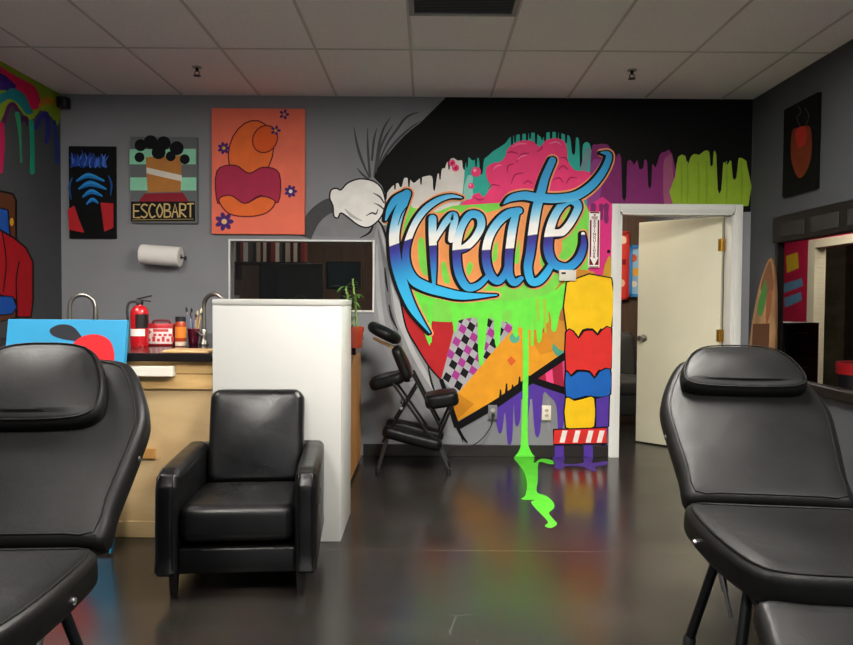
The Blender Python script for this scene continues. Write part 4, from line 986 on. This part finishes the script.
# bottle
p = at_z(179, 346.5, WTZ)
t = thing('pill_bottle', 'small jar with orange label and black lid beside the red and white case', 'jar', (p.x, p.y + .03, WTZ))
bm = NB(); lathe(bm, [(0, 0), (.029, 0), (.031, .006), (.031, .135), (.026, .148), (0, .148)], seg=20); mesh_obj('body', bm, mat('amber body', '#a83a1c', rough=.25), t)
bm = NB(); lathe(bm, [(0, .146), (.030, .146), (.030, .172), (.027, .175), (0, .175)], seg=20); mesh_obj('lid', bm, M_black, t)
bm = NB(); lathe(bm, [(.0315, .05), (.0316, .115)], seg=20); lb = mesh_obj('label_sheet', bm, mat('orange label', '#d9791f', rough=.5), t); lb['label'] = 'orange label band'
bm = NB(); lathe(bm, [(.0314, .004), (.0315, .028)], seg=20); mesh_obj('label_sheet', bm, mat('pale label', '#d8c8b0', rough=.5), t)
# cup of brushes
p = at_z(192, 345.5, WTZ); cx, cy = p.x, p.y + .03
t = thing('brush_cup', 'dark red see-through cup holding paint brushes beside the tap', 'cup', (cx, cy, WTZ))
bm = NB(); lathe(bm, [(0, 0), (.026, 0), (.028, .004), (.036, .098), (.033, .098), (.026, .006), (0, .005)], seg=24); mesh_obj('cup_body', bm, mat('plum plastic', '#571126', rough=.2), t)
bm = NB(); lathe(bm, [(.033, .094), (.0375, .096), (.0375, .101), (.033, .1)], seg=24); mesh_obj('rim', bm, mat('plum plastic rim', '#7a1c38', rough=.2), t)
for i, (dx, dy, lx, ly, ln, hc, bc, lb) in enumerate(((-.018, -.01, -.040, -.01, .23, '#5a6c8e', '#20242c', 'grey blue paint brush leaning furthest left in the dark red cup'), (-.010, .01, -.020, .01, .20, '#cfcac0', '#3a3030', 'white handled paint brush second from the left in the dark red cup'),
        (-.002, -.012, -.008, -.012, .225, '#39476e', '#1e1e24', 'navy paint brush standing nearly upright in the dark red cup'), (.006, .008, .012, .01, .19, '#a9aab4', '#4a3a30', 'short grey paint brush in the middle of the dark red cup'),
        (.012, -.01, .030, -.01, .21, '#b88a4c', '#d6c6a0', 'tan paint brush leaning right in the dark red cup'), (.018, .006, .048, .006, .225, '#c9a566', '#e0d4b8', 'pale wooden paint brush leaning furthest right in the dark red cup'))):
    a = Vector((cx + dx * .6, cy + dy * .6, WTZ + .008)); b = Vector((cx + lx, cy + ly, WTZ + ln)); d = (b - a)
    t = thing('paint_brush', lb, 'paint brush', a, 0, 'paint brushes in the cup')
    bm = NB(); tube(bm, [(0, 0, 0), d * .5, d * .8], [.0025, .005, .004], 8); mesh_obj('handle', bm, mat('brush handle ' + hc, hc, rough=.4), t)
    bm = NB(); tube(bm, [d * .79, d * .88], .0048, 8); mesh_obj('ferrule', bm, M_chrome, t)
    bm = NB(); tube(bm, [d * .87, d * .94, d], [.0048, .0075, .002], 8); mesh_obj('bristles', bm, mat('bristles ' + bc, bc, rough=.8), t)
# bamboo in a red pot at the right end of the worktop
p = at_z(354.5, 348.5, WTZ)
p = Vector((max(p.x, -.49), p.y + .06, WTZ))
t = thing('potted_bamboo', 'lucky bamboo plant in a small red pot at the right end of the worktop', 'potted plant', p)
bm = NB(); lathe(bm, [(0, 0), (.034, 0), (.036, .004), (.047, .10), (.051, .10), (.051, .125), (.045, .125), (.042, .10), (.040, .095), (0, .095)], seg=24); mesh_obj('pot', bm, mat('red glazed pot', '#7d2a16', rough=.35), t)
bm = NB(); lathe(bm, [(0, .1), (.042, .098)], seg=20); mesh_obj('soil', bm, mat('soil', '#2a1d14', rough=.9, bump=.5), t)
M_bamb = mat('bamboo green', '#56702e', rough=.4, var=.15, vscale=20); M_leaf = mat('leaf green', '#3d6224', rough=.4, var=.25, vscale=15)
random.seed(11)
for i, (dx, dy, hh, lean) in enumerate(((-.014, 0, .25, -.045), (.010, .012, .29, -.03), (.008, -.014, .20, -.01))):
    bm = NB(); pts = []; rs = []
    for k in range(int(hh / .045) + 1):
        z = .095 + k * .045; f = k * .045 / hh
        for dz, rr in ((0, .0085), (.004, .0068), (.041, .0065)): pts.append((dx + lean * f, dy, z + dz)); rs.append(rr)
    tube(bm, pts, rs, 8); st = mesh_obj('stalk', bm, M_bamb, t)
    bm = NB(); top = pts[-1][2]
    for j in range(9):
        z0 = top - random.uniform(0, .14); az = j * 2.4 + i; ln = random.uniform(.06, .12); up = random.uniform(.1, .9)
        base = Vector((dx + lean, dy, z0)); dirv = Vector((math.cos(az), math.sin(az), up)).normalized(); sd = dirv.cross(Vector((0, 0, 1))).normalized()
        prev = None
        for s_ in range(7):
            f = s_ / 6; c = base + dirv * ln * f + Vector((0, 0, -.05 * f * f)); w_ = .009 * math.sin(math.pi * min(.97, f * .9 + .08))
            cur = (bm.verts.new(c + sd * w_), bm.verts.new(c - Vector((0, 0, .002))), bm.verts.new(c - sd * w_))
            if prev: bm.faces.new((prev[0], prev[1], cur[1], cur[0])); bm.faces.new((prev[1], prev[2], cur[2], cur[1]))
            prev = cur
    mesh_obj('leaves', bm, M_leaf, st)
# blue canvas leaning on the counter front
yb, yt = YC - .30, YC - .085
a, b = at_y(8, 319, yt), at_y(127, 319, yt)
wC = b.x - a.x; hC = math.hypot(a.z, yt - yb); th = math.atan2(yt - yb, a.z)
t = thing('leaning_canvas', 'sky blue painted canvas standing on the floor against the counter', 'painting', ((a.x + b.x) / 2, yb, 0))
MC = Matrix.Rotation(-th, 4, 'X')
bm = NB(); box2(bm, (-wC / 2, .0, .012), (wC / 2, .035, hC), bevel=.003); bmesh.ops.transform(bm, matrix=MC, verts=bm.verts); mesh_obj('canvas', bm, mat('canvas blue', '#2a8fbc', rough=.55, var=.04), t, False)
def cvp(px, py, off):
    # px,py in canvas centimetres from the top-left corner
    return MC @ Vector((-wC / 2 + px / 100, -off, hC - py / 100))
P = Painter(cvp)
P.poly([(22, 5), (27, 2.6), (33, 3.4), (37, 7), (39, 11), (34, 11), (28, 10), (23, 8)], '#2c2d33', 5); P.stroke([(37, 9), (40, 13), (44, 15)], [2, 1.6, 1], '#2c2d33')
P.poly([(33, 20), (34, 13), (39, 8.6), (46, 7.6), (52, 10), (55, 15), (55, 22), (44, 26)], '#d12a30', 4)
P.poly([(2, 60), (6, 40), (14, 27), (28, 20), (42, 20), (52, 26), (57, 40), (59, 60)], '#d9dbdc', 4, INK, .9)
P.stroke([(0, 30), (10, 21), (24, 16.5), (36, 17), (48, 20)], [.4, 1.2, 1.3, 1.2, .4], INK)
P.poly([(10, 70), (24, 62), (42, 64), (52, 76), (44, 96), (20, 98), (8, 86)], '#d12a30', 4, INK, .9)
P.done('artwork', t, world=False)
#@@
# ------------------------------------------------------------------ black club armchair
fl = at_z(177, 600, 0); fr = at_z(303, 596, 0)
rz = R(5.0); mid = (fl + fr) / 2
t = thing('armchair', 'black leather club armchair in front of the white box partition', 'armchair', (mid.x - .045, mid.y + .33, 0), rz)
# local: x right, y back, front legs at y=-.30, total depth .72
AW, AT = .335, .095
def arm_profile(s):
    """one arm: a padded slab, rounded over the top, standing forward of the seat"""
    bm = NB()
    ol = [(-.355, .105), (-.36, .30), (-.352, .47), (-.325, .525), (-.27, .542), (-.1, .548), (.15, .552), (.29, .550), (.325, .52), (.335, .35), (.33, .105)]
    ol2 = []
    for a_, b_ in zip(ol, ol[1:] + ol[:1]): ol2 += [a_, ((a_[0] * 2 + b_[0]) / 3, (a_[1] * 2 + b_[1]) / 3), ((a_[0] + 2 * b_[0]) / 3, (a_[1] + 2 * b_[1]) / 3)]
    # cushion lies in its own xy; map x->y(depth), y->z(height), z->x
    M = Matrix(((0, 0, 1, s * AW + (0 if s > 0 else AT)), (1, 0, 0, 0), (0, 1, 0, 0), (0, 0, 0, 1)))
    cushion(bm, ol2, AT, r=.032, puff=.006, M=M, bot_puff=.006, n=6, dense=3)
    return bm
for s in (-1, 1): mesh_obj('arm', arm_profile(s), M_leather, t)
def tubeloop(name, O, z, r, M, m, parent):
    bm = NB(); tube(bm, [M @ Vector((p.x, p.y, z)) for p in O][::2], r, 6, closed=True); return mesh_obj(name, bm, m, parent)
for s in (-1, 1):
    bm = NB(); xx = s * (AW - AT / 2 + 0) if s > 0 else -AW + AT / 2
    for q in (-.032, .032): tube(bm, crv([(xx + q, -.362, .11), (xx + q, -.366, .3), (xx + q, -.358, .47), (xx + q * .9, -.338, .518), (xx + q * .9, -.27, .541)], 5), .0032, 6)
    ar = [c for c in t.children if c.name.startswith('arm')][0 if s < 0 else 1]
    mesh_obj('piping', bm, M_leather, ar)
bm = NB(); Lx = AW - AT + .004
cushion(bm, rrect(-Lx, Lx, -.345, .20, .06), .16, r=.045, puff=.022, M=Matrix.Translation((0, 0, .382)) @ Matrix.Rotation(R(-2.5), 4, 'X')); mesh_obj('seat_cushion', bm, M_leather, t)
bm = NB(); box2(bm, (-Lx, -.335, .105), (Lx, .33, .215), bevel=.012, seg=3); mesh_obj('front_rail', bm, M_leather, t)
bm = NB(); th = R(76)
MB_ = Matrix.Translation((0, .195, .36)) @ Matrix.Rotation(th, 4, 'X')
O = cushion(bm, rrect(-.232, .232, 0, .465, .055), .13, r=.040, puff=.018, M=MB_); bk = mesh_obj('backrest', bm, M_leather, t)
bm = NB(); box(bm, (0, .355, .32), (.56, .05, .43), Euler((R(-6), 0, 0)), .015, 3); mesh_obj('rear_panel', bm, M_leather, t)
for x, y in ((-.265, -.30), (.265, -.30), (-.265, .29), (.265, .29)):
    bm = NB(); tube(bm, [(x, y, .115), (x, y, .0)], [.027, .019], 4); mesh_obj('leg', bm, mat('dark wood leg', '#120d0b', rough=.4), t)

# ------------------------------------------------------------------ tattoo chairs
def tattoo_chair(label, loc, rz, theta, hh, seat_tilt, leg_drop, hw=1.0, ph=1.0, pu=.575, sl=1.0, pdx=0.0, taper=.2):
    t = thing('tattoo_chair', label, 'tattoo chair', loc, rz, 'black tattoo chairs')
    MB = Matrix.Translation((0, 0, hh)) @ Matrix.Rotation(theta, 4, 'X')
    ol = [(-.292, 0.005), (-.30, .12), (-.318, .27), (-.33, .40), (-.322, .47), (-.29, .56), (-.245, .645), (-.20, .685), (-.1, .70), (0, .703), (.1, .70), (.20, .685), (.245, .645), (.29, .56), (.322, .47), (.33, .40), (.318, .27), (.30, .12), (.292, 0.005), (.2, 0), (.1, 0), (0, 0), (-.1, 0), (-.2, 0)]
    ol = [(a * hw, b) for a, b in ol]
    bm = NB(); O = cushion(bm, ol, .105, r=.038, puff=.012, M=MB, dense=4); bk = mesh_obj('backrest', bm, M_vinyl, t)
    tubeloop('piping', [Vector((p.x * .90, .35 + (p.y - .35) * .92, 0)) for p in O], .0, .0035, MB, M_vinyl, bk)
    # pillow
    MP = MB @ Matrix.Translation((pdx, pu, .072)) @ Matrix.Rotation(R(2), 4, 'X')
    pl = [(-.225, -.085), (-.235, -.05), (-.225, 0), (-.19, .065), (-.14, .105), (-.07, .118), (0, .12), (.07, .118), (.14, .105), (.19, .065), (.225, 0), (.235, -.05), (.225, -.085), (.18, -.105), (.09, -.112), (0, -.114), (-.09, -.112), (-.18, -.105)]
    pl = [(a, b * ph) for a, b in pl]
    bm = NB(); O2 = cushion(bm, pl, .082, r=.036, puff=.02, M=MP, dense=4); pw = mesh_obj('head_pillow', bm, M_vinyl, t)
    tubeloop('piping', [Vector((p.x * .955, p.y * .92, 0)) for p in O2], -.004, .003, MP, M_vinyl, pw)
    # seat
    MS = Matrix.Translation((0, -.012, hh - .004)) @ Matrix.Rotation(seat_tilt, 4, 'X')
    so = [(-.292, -.02), (-.30, -.15), (-.302, -.32), (-.29, -.46), (-.255, -.545), (-.17, -.575), (-.06, -.58), (.06, -.58), (.17, -.575), (.255, -.545), (.29, -.46), (.302, -.32), (.30, -.15), (.292, -.02), (.2, -.005), (.08, -.005), (-.08, -.005), (-.2, -.005)]
    so = [(a * (1 - taper * (max(0, -b - .1) / .48) ** 1.3), b * sl) for a, b in so]
    bm = NB(); O3 = cushion(bm, so, .115, r=.036, puff=.014, M=MS, dense=4); st = mesh_obj('seat', bm, M_vinyl, t)
    tubeloop('piping', [Vector((p.x * .94, -.29 * sl + (p.y + .29 * sl) * .94, 0)) for p in O3], -.002, .0035, MS, M_vinyl, st)
    # leg rest, hinged down from the seat front
    e = MS @ Vector((0, -.60 * sl, -.06))
    ML = Matrix.Translation(e) @ Matrix.Rotation(leg_drop, 4, 'X')
    lo = [(-.20, 0), (-.215, -.1), (-.21, -.3), (-.17, -.36), (0, -.37), (.17, -.36), (.21, -.3), (.215, -.1), (.20, 0), (.07, 0), (-.07, 0)]
    bm = NB(); cushion(bm, lo, .09, r=.032, puff=.012, M=ML, dense=4); mesh_obj('leg_rest', bm, M_vinyl, t)
    # steel frame
    zf = hh - .17
    bm = NB()
    for s in (-1, 1):
        tube(bm, [(s * .15, .10, zf + .02), (s * .15, -.42, zf - .05)], .016, 10)
    for y in (.06, -.40): tube(bm, [(-.15, y, zf + .01 + (y - .06) * .145), (.15, y, zf + .01 + (y - .06) * .145)], .014, 10)
    mesh_obj('under_frame', bm, M_dark, t)
    for s in (-1, 1):
        for y0, y1 in ((.05, .16), (-.28, -.40)):
            bm = NB(); tube(bm, [(s * .15, y0, zf), (s * .23, y1, .022)], .017, 10); lg = mesh_obj('leg', bm, M_dark, t)
            bm = NB(); lathe(bm, [(0, 0), (.024, 0), (.024, .02), (.018, .035), (0, .035)], (s * .23, y1, 0), 14); mesh_obj('rubber_foot', bm, M_black, lg)
        a = MS @ Vector((s * .235, -.24, -.10)); b_ = Vector((s * .20, -.27, zf - .13))
        bm = NB(); tube(bm, [a, a.lerp(b_, .55)], .011, 10); tube(bm, [a.lerp(b_, .5), b_], .007, 10); mesh_obj('gas_strut', bm, M_chrome, t)['label'] = 'chrome gas strut'
        bm = NB(); c = MB @ Vector((s * .319 * hw, .31, -.055)); lathe(bm, [(0, -.008), (.011, -.008), (.011, .004), (.006, .008), (0, .008)], c, 12, 0, Matrix.Rotation(R(90 * s), 4, 'Y')); mesh_obj('bolt_cap', bm, M_chrome, bk)
        bm = NB(); c = MS @ Vector((s * .294, -.20 * sl, -.07)); lathe(bm, [(0, -.008), (.010, -.008), (.010, .004), (.006, .008), (0, .008)], c, 12, 0, Matrix.Rotation(R(90 * s), 4, 'Y')); mesh_obj('bolt_cap', bm, M_chrome, st)
    return t
tattoo_chair('black padded tattoo chair with a reclined back at the right, facing the camera', (1.185, 2.58, 0), R(-7), R(41), .585, R(7), R(28), .95, 1.0, .575, .90, 0, .3)
tattoo_chair('black padded tattoo chair at the left edge, in front of the blue canvas', (-1.21, 2.12, 0), R(4), R(45), .572, R(4), R(28), 1.0, 1.42, .53, 1.0, -.035, .22)

# ------------------------------------------------------------------ folding massage chair by the back wall
YM = 5.66
t = thing('massage_chair', 'black folding massage chair standing against the back wall left of the mural', 'massage chair', (at_y(412, 460, YM).x, YM, 0))
def mw(px, py, dy=0.0):
    v = at_y(px, py, YM) - t.location; return Vector((v.x, dy, v.z))
def pad(name, a, b, thick, width, dy=0.0, r=.034, puff=.014, flip=1):
    """a padded board from pixel a to pixel b (side view), width along y"""
    A, B = mw(*a), mw(*b); ax = (B - A); L_ = ax.length; ax.normalize(); up = Vector((-ax.z, 0, ax.x)) * flip
    M = Matrix(((ax.x, 0, up.x, A.x), (0, 1, 0, dy), (ax.z, 0, up.z, A.z), (0, 0, 0, 1)))
    bm = NB(); cushion(bm, rrect(0, L_, -width / 2, width / 2, min(.06, L_ * .35, width * .35)), thick, r=min(r, thick * .48), puff=puff, M=M, dense=3); return mesh_obj(name, bm, M_vinyl, t)
# face cradle: a padded ring on a small tan board
A, B = mw(371, 326), mw(398, 340); c = (A + B) / 2; ax = (B - A).normalized(); up = Vector((-ax.z, 0, ax.x))
bm = NB(); tube(bm, [c + ax * .095 * math.cos(R(q)) + Vector((0, .105 * math.sin(R(q)), 0)) for q in range(0, 360, 20)], .042, 12, closed=True); mesh_obj('face_cradle', bm, M_vinyl, t)
bm = NB(); A2, B2 = mw(374, 338), mw(403, 352); tube(bm, [A2 + Vector((0, -.05, 0)), B2 + Vector((0, -.05, 0))], .010, 8); tube(bm, [A2 + Vector((0, .05, 0)), B2 + Vector((0, .05, 0))], .010, 8); tube(bm, [A2 + Vector((0, -.05, 0)), A2 + Vector((0, .05, 0))], .010, 8)
mesh_obj('cradle_bracket', bm, mat('tan plywood bracket', '#9a7448', rough=.5), t)['label'] = 'tan cradle bracket'
pad('chest_pad', (400, 344), (414, 379), .075, .26, flip=1)
pad('arm_rest', (369, 379), (403, 370), .085, .30, flip=1)
pad('seat', (424, 394), (457, 389), .105, .32, flip=1)
pad('knee_pad', (385, 422), (443, 437), .085, .15, -.12, flip=1)
pad('knee_pad', (387, 420), (445, 434), .085, .15, .12, flip=1)
fr_ = [((390, 376), (432, 436)), ((417, 384), (384, 438)), ((413, 372), (440, 424)), ((452, 402), (436, 440))]
for s in (-.14, .14):
    for a, b in fr_:
        bm = NB(); tube(bm, [mw(*a, s), mw(*b, s)], .010, 8); mesh_obj('frame_tube', bm, M_dark, t)
    for a, b in (((388, 436), (379, 466.5)), ((436, 438), (448, 470))):
        q = mw(*b, s); q.z = .012
        bm = NB(); tube(bm, [mw(*a, s), q], .013, 8); lg = mesh_obj('leg', bm, mat('grey tube', '#55575a', rough=.35, metal=.8), t)
        bm = NB(); lathe(bm, [(0, -.012), (.018, -.012), (.018, .015), (0, .018)], q, 12); mesh_obj('rubber_foot', bm, M_black, lg)
for p_ in ((390, 376), (432, 436), (384, 438), (452, 402), (402, 400)):
    bm = NB(); tube(bm, [mw(*p_, -.15), mw(*p_, .15)], .008, 8); mesh_obj('cross_bar', bm, M_dark, t)
for p_ in ((402, 405), (412, 377)):
    bm = NB(); v = mw(*p_, -.158); lathe(bm, [(0, -.006), (.012, -.006), (.012, .006), (0, .006)], v, 12, 0, Matrix.Rotation(R(90), 4, 'X')); mesh_obj('knob', bm, M_chrome, t)
#@@
# ------------------------------------------------------------------ back room: sofa and pictures seen through the door
M_sofa = leather('dark grey sofa leather', '#2e2d2b', .45)
t = thing('sofa', 'dark grey leather sofa in the back room beyond the open door', 'sofa', (1.55, 8.0, 0))
bm = NB(); box2(bm, (-.75, -.40, .10), (.75, .40, .32), bevel=.03, seg=3); mesh_obj('base', bm, M_sofa, t)
for k in range(2):
    x = -.37 + k * .74
    bm = NB(); cushion(bm, rrect(x - .36, x + .36, -.42, .20, .07), .17, r=.05, puff=.03, M=Matrix.Translation((0, 0, .47))); mesh_obj('seat_cushion', bm, M_sofa, t)
    bm = NB(); cushion(bm, rrect(x - .36, x + .36, 0, .52, .08), .18, r=.06, puff=.04, M=Matrix.Translation((0, .17, .42)) @ Matrix.Rotation(R(76), 4, 'X')); mesh_obj('back_cushion', bm, M_sofa, t)
for s in (-1, 1):
    bm = NB(); box(bm, (s * .83, 0, .36), (.17, .84, .52), None, .06, 4); mesh_obj('arm', bm, M_sofa, t)
    for y in (-.34, .34): bm = NB(); tube(bm, [(s * .78, y, .11), (s * .78, y, 0)], [.028, .022], 10); mesh_obj('leg', bm, M_black, t)
def framed(px0, py0, px1, py1, Y, label, fc, ac, blobs):
    a, b = at_y(px0, py0, Y), at_y(px1, py1, Y)
    t = thing('framed_picture', label, 'picture', ((a.x + b.x) / 2, 9.0, (a.z + b.z) / 2), 0, 'pictures in the back room')
    bm = NB(); f = .035
    for (xa, xb, za, zb) in ((a.x, a.x + f, b.z, a.z), (b.x - f, b.x, b.z, a.z), (a.x, b.x, a.z - f, a.z), (a.x, b.x, b.z, b.z + f)): box2(bm, (xa, 8.955, za), (xb, 8.999, zb), bevel=.004)
    mesh_obj('frame', bm, mat('frame ' + fc, fc, rough=.4), t, False, world=True)
    bm = NB(); box2(bm, (a.x + .01, 8.975, b.z + .01), (b.x - .01, 8.997, a.z - .01)); mesh_obj('print', bm, mat('print ' + ac, ac, rough=.5), t, False, world=True)
    P = Painter(on_back(0, 8.974)); 
    for x, y, r_, c_ in blobs: P.circle(x, y, r_, c_)
    P.done('artwork', t)
framed(590, 231, 628.5, 300, 8.97, 'red framed picture on the brown back room wall, nearer the door frame', '#b3241c', '#c9361f', [(623, 240, 4, '#e9c9b0'), (612, 262, 6, '#e89a6a'), (621, 283, 4, '#e0b090'), (624, 262, 3, '#7d1a14')])
framed(629.5, 245, 664, 297, 8.97, 'blue framed picture on the brown back room wall, half behind the door', '#2f7fc0', '#8fb4d0', [(633, 258, 4, '#d0562a'), (636, 272, 4, '#d9a03a'), (634, 284, 3, '#e8d8c0'), (650, 270, 8, '#c9713a')])

# ------------------------------------------------------------------ back room: things behind the interior window
t = thing('standing_desk', 'tall dark desk behind the interior window', 'desk', (-1.2, 7.0, 0))
bm = NB(); box2(bm, (-1.0, -.35, 1.07), (1.0, .35, 1.10), bevel=.004); mesh_obj('desk_top', bm, mat('dark desk', '#1f1916', rough=.4), t)
for x, y in ((-.95, -.3), (.95, -.3), (-.95, .3), (.95, .3)): bm = NB(); box2(bm, (x - .02, y - .02, 0), (x + .02, y + .02, 1.07)); mesh_obj('leg', bm, M_dark, t, False)
def monitor(px0, py0, px1, py1, Y, label, scr):
    a, b = at_y(px0, py0, Y), at_y(px1, py1, Y); z0 = 1.10; cx = (a.x + b.x) / 2; cz = (a.z + b.z) / 2
    t = thing('monitor', label, 'monitor', (cx, Y, z0))
    w, h = (b.x - a.x), a.z - b.z
    bm = NB(); box(bm, (0, .02, cz - z0), (w, .04, h), None, .008); mesh_obj('casing', bm, M_black, t)
    bm = NB(); box(bm, (0, -.001, cz - z0), (w - .04, .004, h - .04)); mesh_obj('screen', bm, mat('screen ' + scr, scr, rough=.5), t, False)
    bm = NB(); box(bm, (0, .05, (cz - z0) / 2), (.06, .03, cz - z0), None, .004); box(bm, (0, .05, .006), (.22, .16, .012), None, .004); mesh_obj('stand', bm, M_black, t)
monitor(259, 263, 323, 301, 6.75, 'black monitor at the left behind the interior window', '#0a0708')
monitor(326, 261, 361, 290, 6.95, 'dark teal monitor at the right behind the interior window', '#0b2732')
t = thing('wall_shelf', 'dark wall shelf holding upright books behind the interior window', 'shelf', (-1.35, 7.6, 1.58))
sa, sb = at_y(231, 262, 7.6), at_y(306, 262, 7.6); t.location = ((sa.x + sb.x) / 2, 7.6, sa.z)
hw = (sb.x - sa.x) / 2 + .03
bm = NB(); box2(bm, (-hw, -.11, -.025), (hw, .14, 0)); mesh_obj('board', bm, mat('shelf board', '#2a2220', rough=.5), t, False)
for x in (-hw + .1, hw - .1): bm = NB(); box2(bm, (x - .01, -.08, -.18), (x + .01, .14, -.025)); mesh_obj('bracket', bm, M_dark, t, False)
random.seed(5); x = -hw + .02; nb = 0
cols = [('#4a1a1a', 'dark red'), ('#cfc4b2', 'cream'), ('#3a2220', 'brown'), ('#8a3a34', 'red'), ('#d8d2c6', 'white'), ('#5b5049', 'taupe'), ('#2a2a30', 'black'), ('#b9ab94', 'tan')]
while x < hw - .06:
    w = random.uniform(.024, .045); h = random.uniform(.24, .32); c, cn = cols[nb % len(cols)]
    o_ = thing('book', '%s upright book on the shelf behind the window, %s from the left end' % (cn, ('first second third fourth fifth sixth seventh eighth ninth tenth eleventh twelfth thirteenth fourteenth fifteenth sixteenth seventeenth eighteenth nineteenth twentieth twenty-first twenty-second twenty-third twenty-fourth twenty-fifth twenty-sixth twenty-seventh twenty-eighth twenty-ninth thirtieth').split()[nb]), 'book', (t.location.x + x + w / 2, 7.6, t.location.z), 0, 'books on the shelf behind the window')
    bm = NB(); box2(bm, (-w / 2, -.09, 0), (w / 2, .09, h), bevel=.003); mesh_obj('cover', bm, mat('cover ' + c, c, rough=.6), o_, False)
    bm = NB(); box2(bm, (-w / 2 + .003, -.085, h - .001), (w / 2 - .003, .085, h + .001)); mesh_obj('pages', bm, mat('pages', '#d8cfb8', rough=.8), o_, False)
    x += w + .003; nb += 1
for px, py, w, h, c, lb in ((236, 276, .11, .17, '#b9b3aa', 'pale paper box leaning at the far left behind the interior window'), (256, 284, .10, .10, '#2a2422', 'dark small box on the desk behind the interior window'), (238, 295, .14, .07, '#8a8278', 'grey low box on the desk at the far left behind the interior window')):
    a = at_y(px, py, 6.78); a.x += {236: -.03, 256: .0, 238: .0}.get(px, 0); yy = 6.92 if px == 238 else 6.74
    t = thing('storage_box', lb, 'box', (a.x, yy, 1.10))
    bm = NB(); box(bm, (0, 0, h / 2), (w, .12, h), None, .004); mesh_obj('carton', bm, mat('carton ' + c, c, rough=.7), t, False)
    bm = NB(); box(bm, (0, 0, h + .006), (w + .006, .126, .014), None, .003); mesh_obj('lid', bm, mat('carton lid ' + c, c, rough=.6), t, False)

# ------------------------------------------------------------------ right side: leaning board, cabinet and bin in the next room
a = at_x(772, 254, XR - .05)
t = thing('longboard', 'tall tan wooden board with pointed tip leaning on the right wall', 'board', (XR - .16, a.y - .03, 0))
pts = [(-.10, .02), (-.145, .3), (-.16, .7), (-.15, 1.05), (-.10, 1.35), (-.04, 1.52), (.01, 1.58), (.05, 1.52), (.09, 1.35), (.13, 1.0), (.14, .6), (.12, .2), (.08, .02)]
ML = Matrix.Rotation(R(3.2), 4, 'Y') @ Matrix.Rotation(R(-62), 4, 'Z') @ Matrix.Rotation(R(90), 4, 'X')
pts = [(a_ * .75, b_) for a_, b_ in pts]
bm = NB(); prism(bm, [(p.x, p.y) for p in crv([(p[0], p[1], 0) for p in pts], 4, True)], -.012, .012, M=ML); mesh_obj('deck', bm, wood('tan board', '#654832', '#96744f', (6, 6, 1), .4), t)
def lbp(x, y, off): return ML @ Vector((x * .72, y, .012 + off))
P = Painter(lbp); P.poly([(-.035, 1.5), (.005, 1.56), (.04, 1.5), (.07, 1.36), (.0, 1.3), (-.08, 1.36)], '#6a4630', 3); P.poly([(-.06, 1.36), (-.02, 1.42), (.0, 1.3), (-.04, 1.16), (-.10, 1.2)], '#3f6a34', 3); P.poly([(0, 1.3), (.05, 1.36), (.06, 1.2), (.02, 1.1)], '#7a4a30', 3); P.stroke([(-.05, .3), (-.02, .7), (-.04, 1.1)], [.004, .02, .004], '#4a3020')
P.done('artwork', t, world=False)
a = at_z(790, 420, 0)
t = thing('cabinet', 'narrow black cabinet in the next room in front of the magenta wall', 'cabinet', (3.62, 7.55, 0))
bm = NB(); box2(bm, (-.17, -.2, .04), (.17, .2, 1.06), bevel=.006); mesh_obj('body', bm, M_black, t)
for k in range(3):
    bm = NB(); box2(bm, (-.155, -.212, .07 + k * .33), (.155, -.2, .38 + k * .33), bevel=.003); d_ = mesh_obj('drawer', bm, M_dark, t)
    bm = NB(); tube(bm, [(-.05, -.225, .30 + k * .33), (.05, -.225, .30 + k * .33)], .006, 8); mesh_obj('handle', bm, M_chrome, d_)
for x in (-.13, .13):
    for y in (-.16, .16): bm = NB(); box2(bm, (x - .02, y - .02, 0), (x + .02, y + .02, .04)); mesh_obj('foot', bm, M_black, t, False)
t = thing('waste_bin', 'dark waste bin with a red liner in the next room at the right edge', 'waste bin', (3.40, 5.95, 0))
bm = NB(); lathe(bm, [(0, 0), (.13, 0), (.165, .78), (.158, .78), (.126, .012), (0, .012)], seg=24); mesh_obj('bin', bm, M_black, t)
bm = NB(); lathe(bm, [(.158, .70), (.160, .79), (.176, .79), (.172, .70)], seg=24); mesh_obj('liner', bm, mat('red liner', '#a11a20', rough=.4), t)
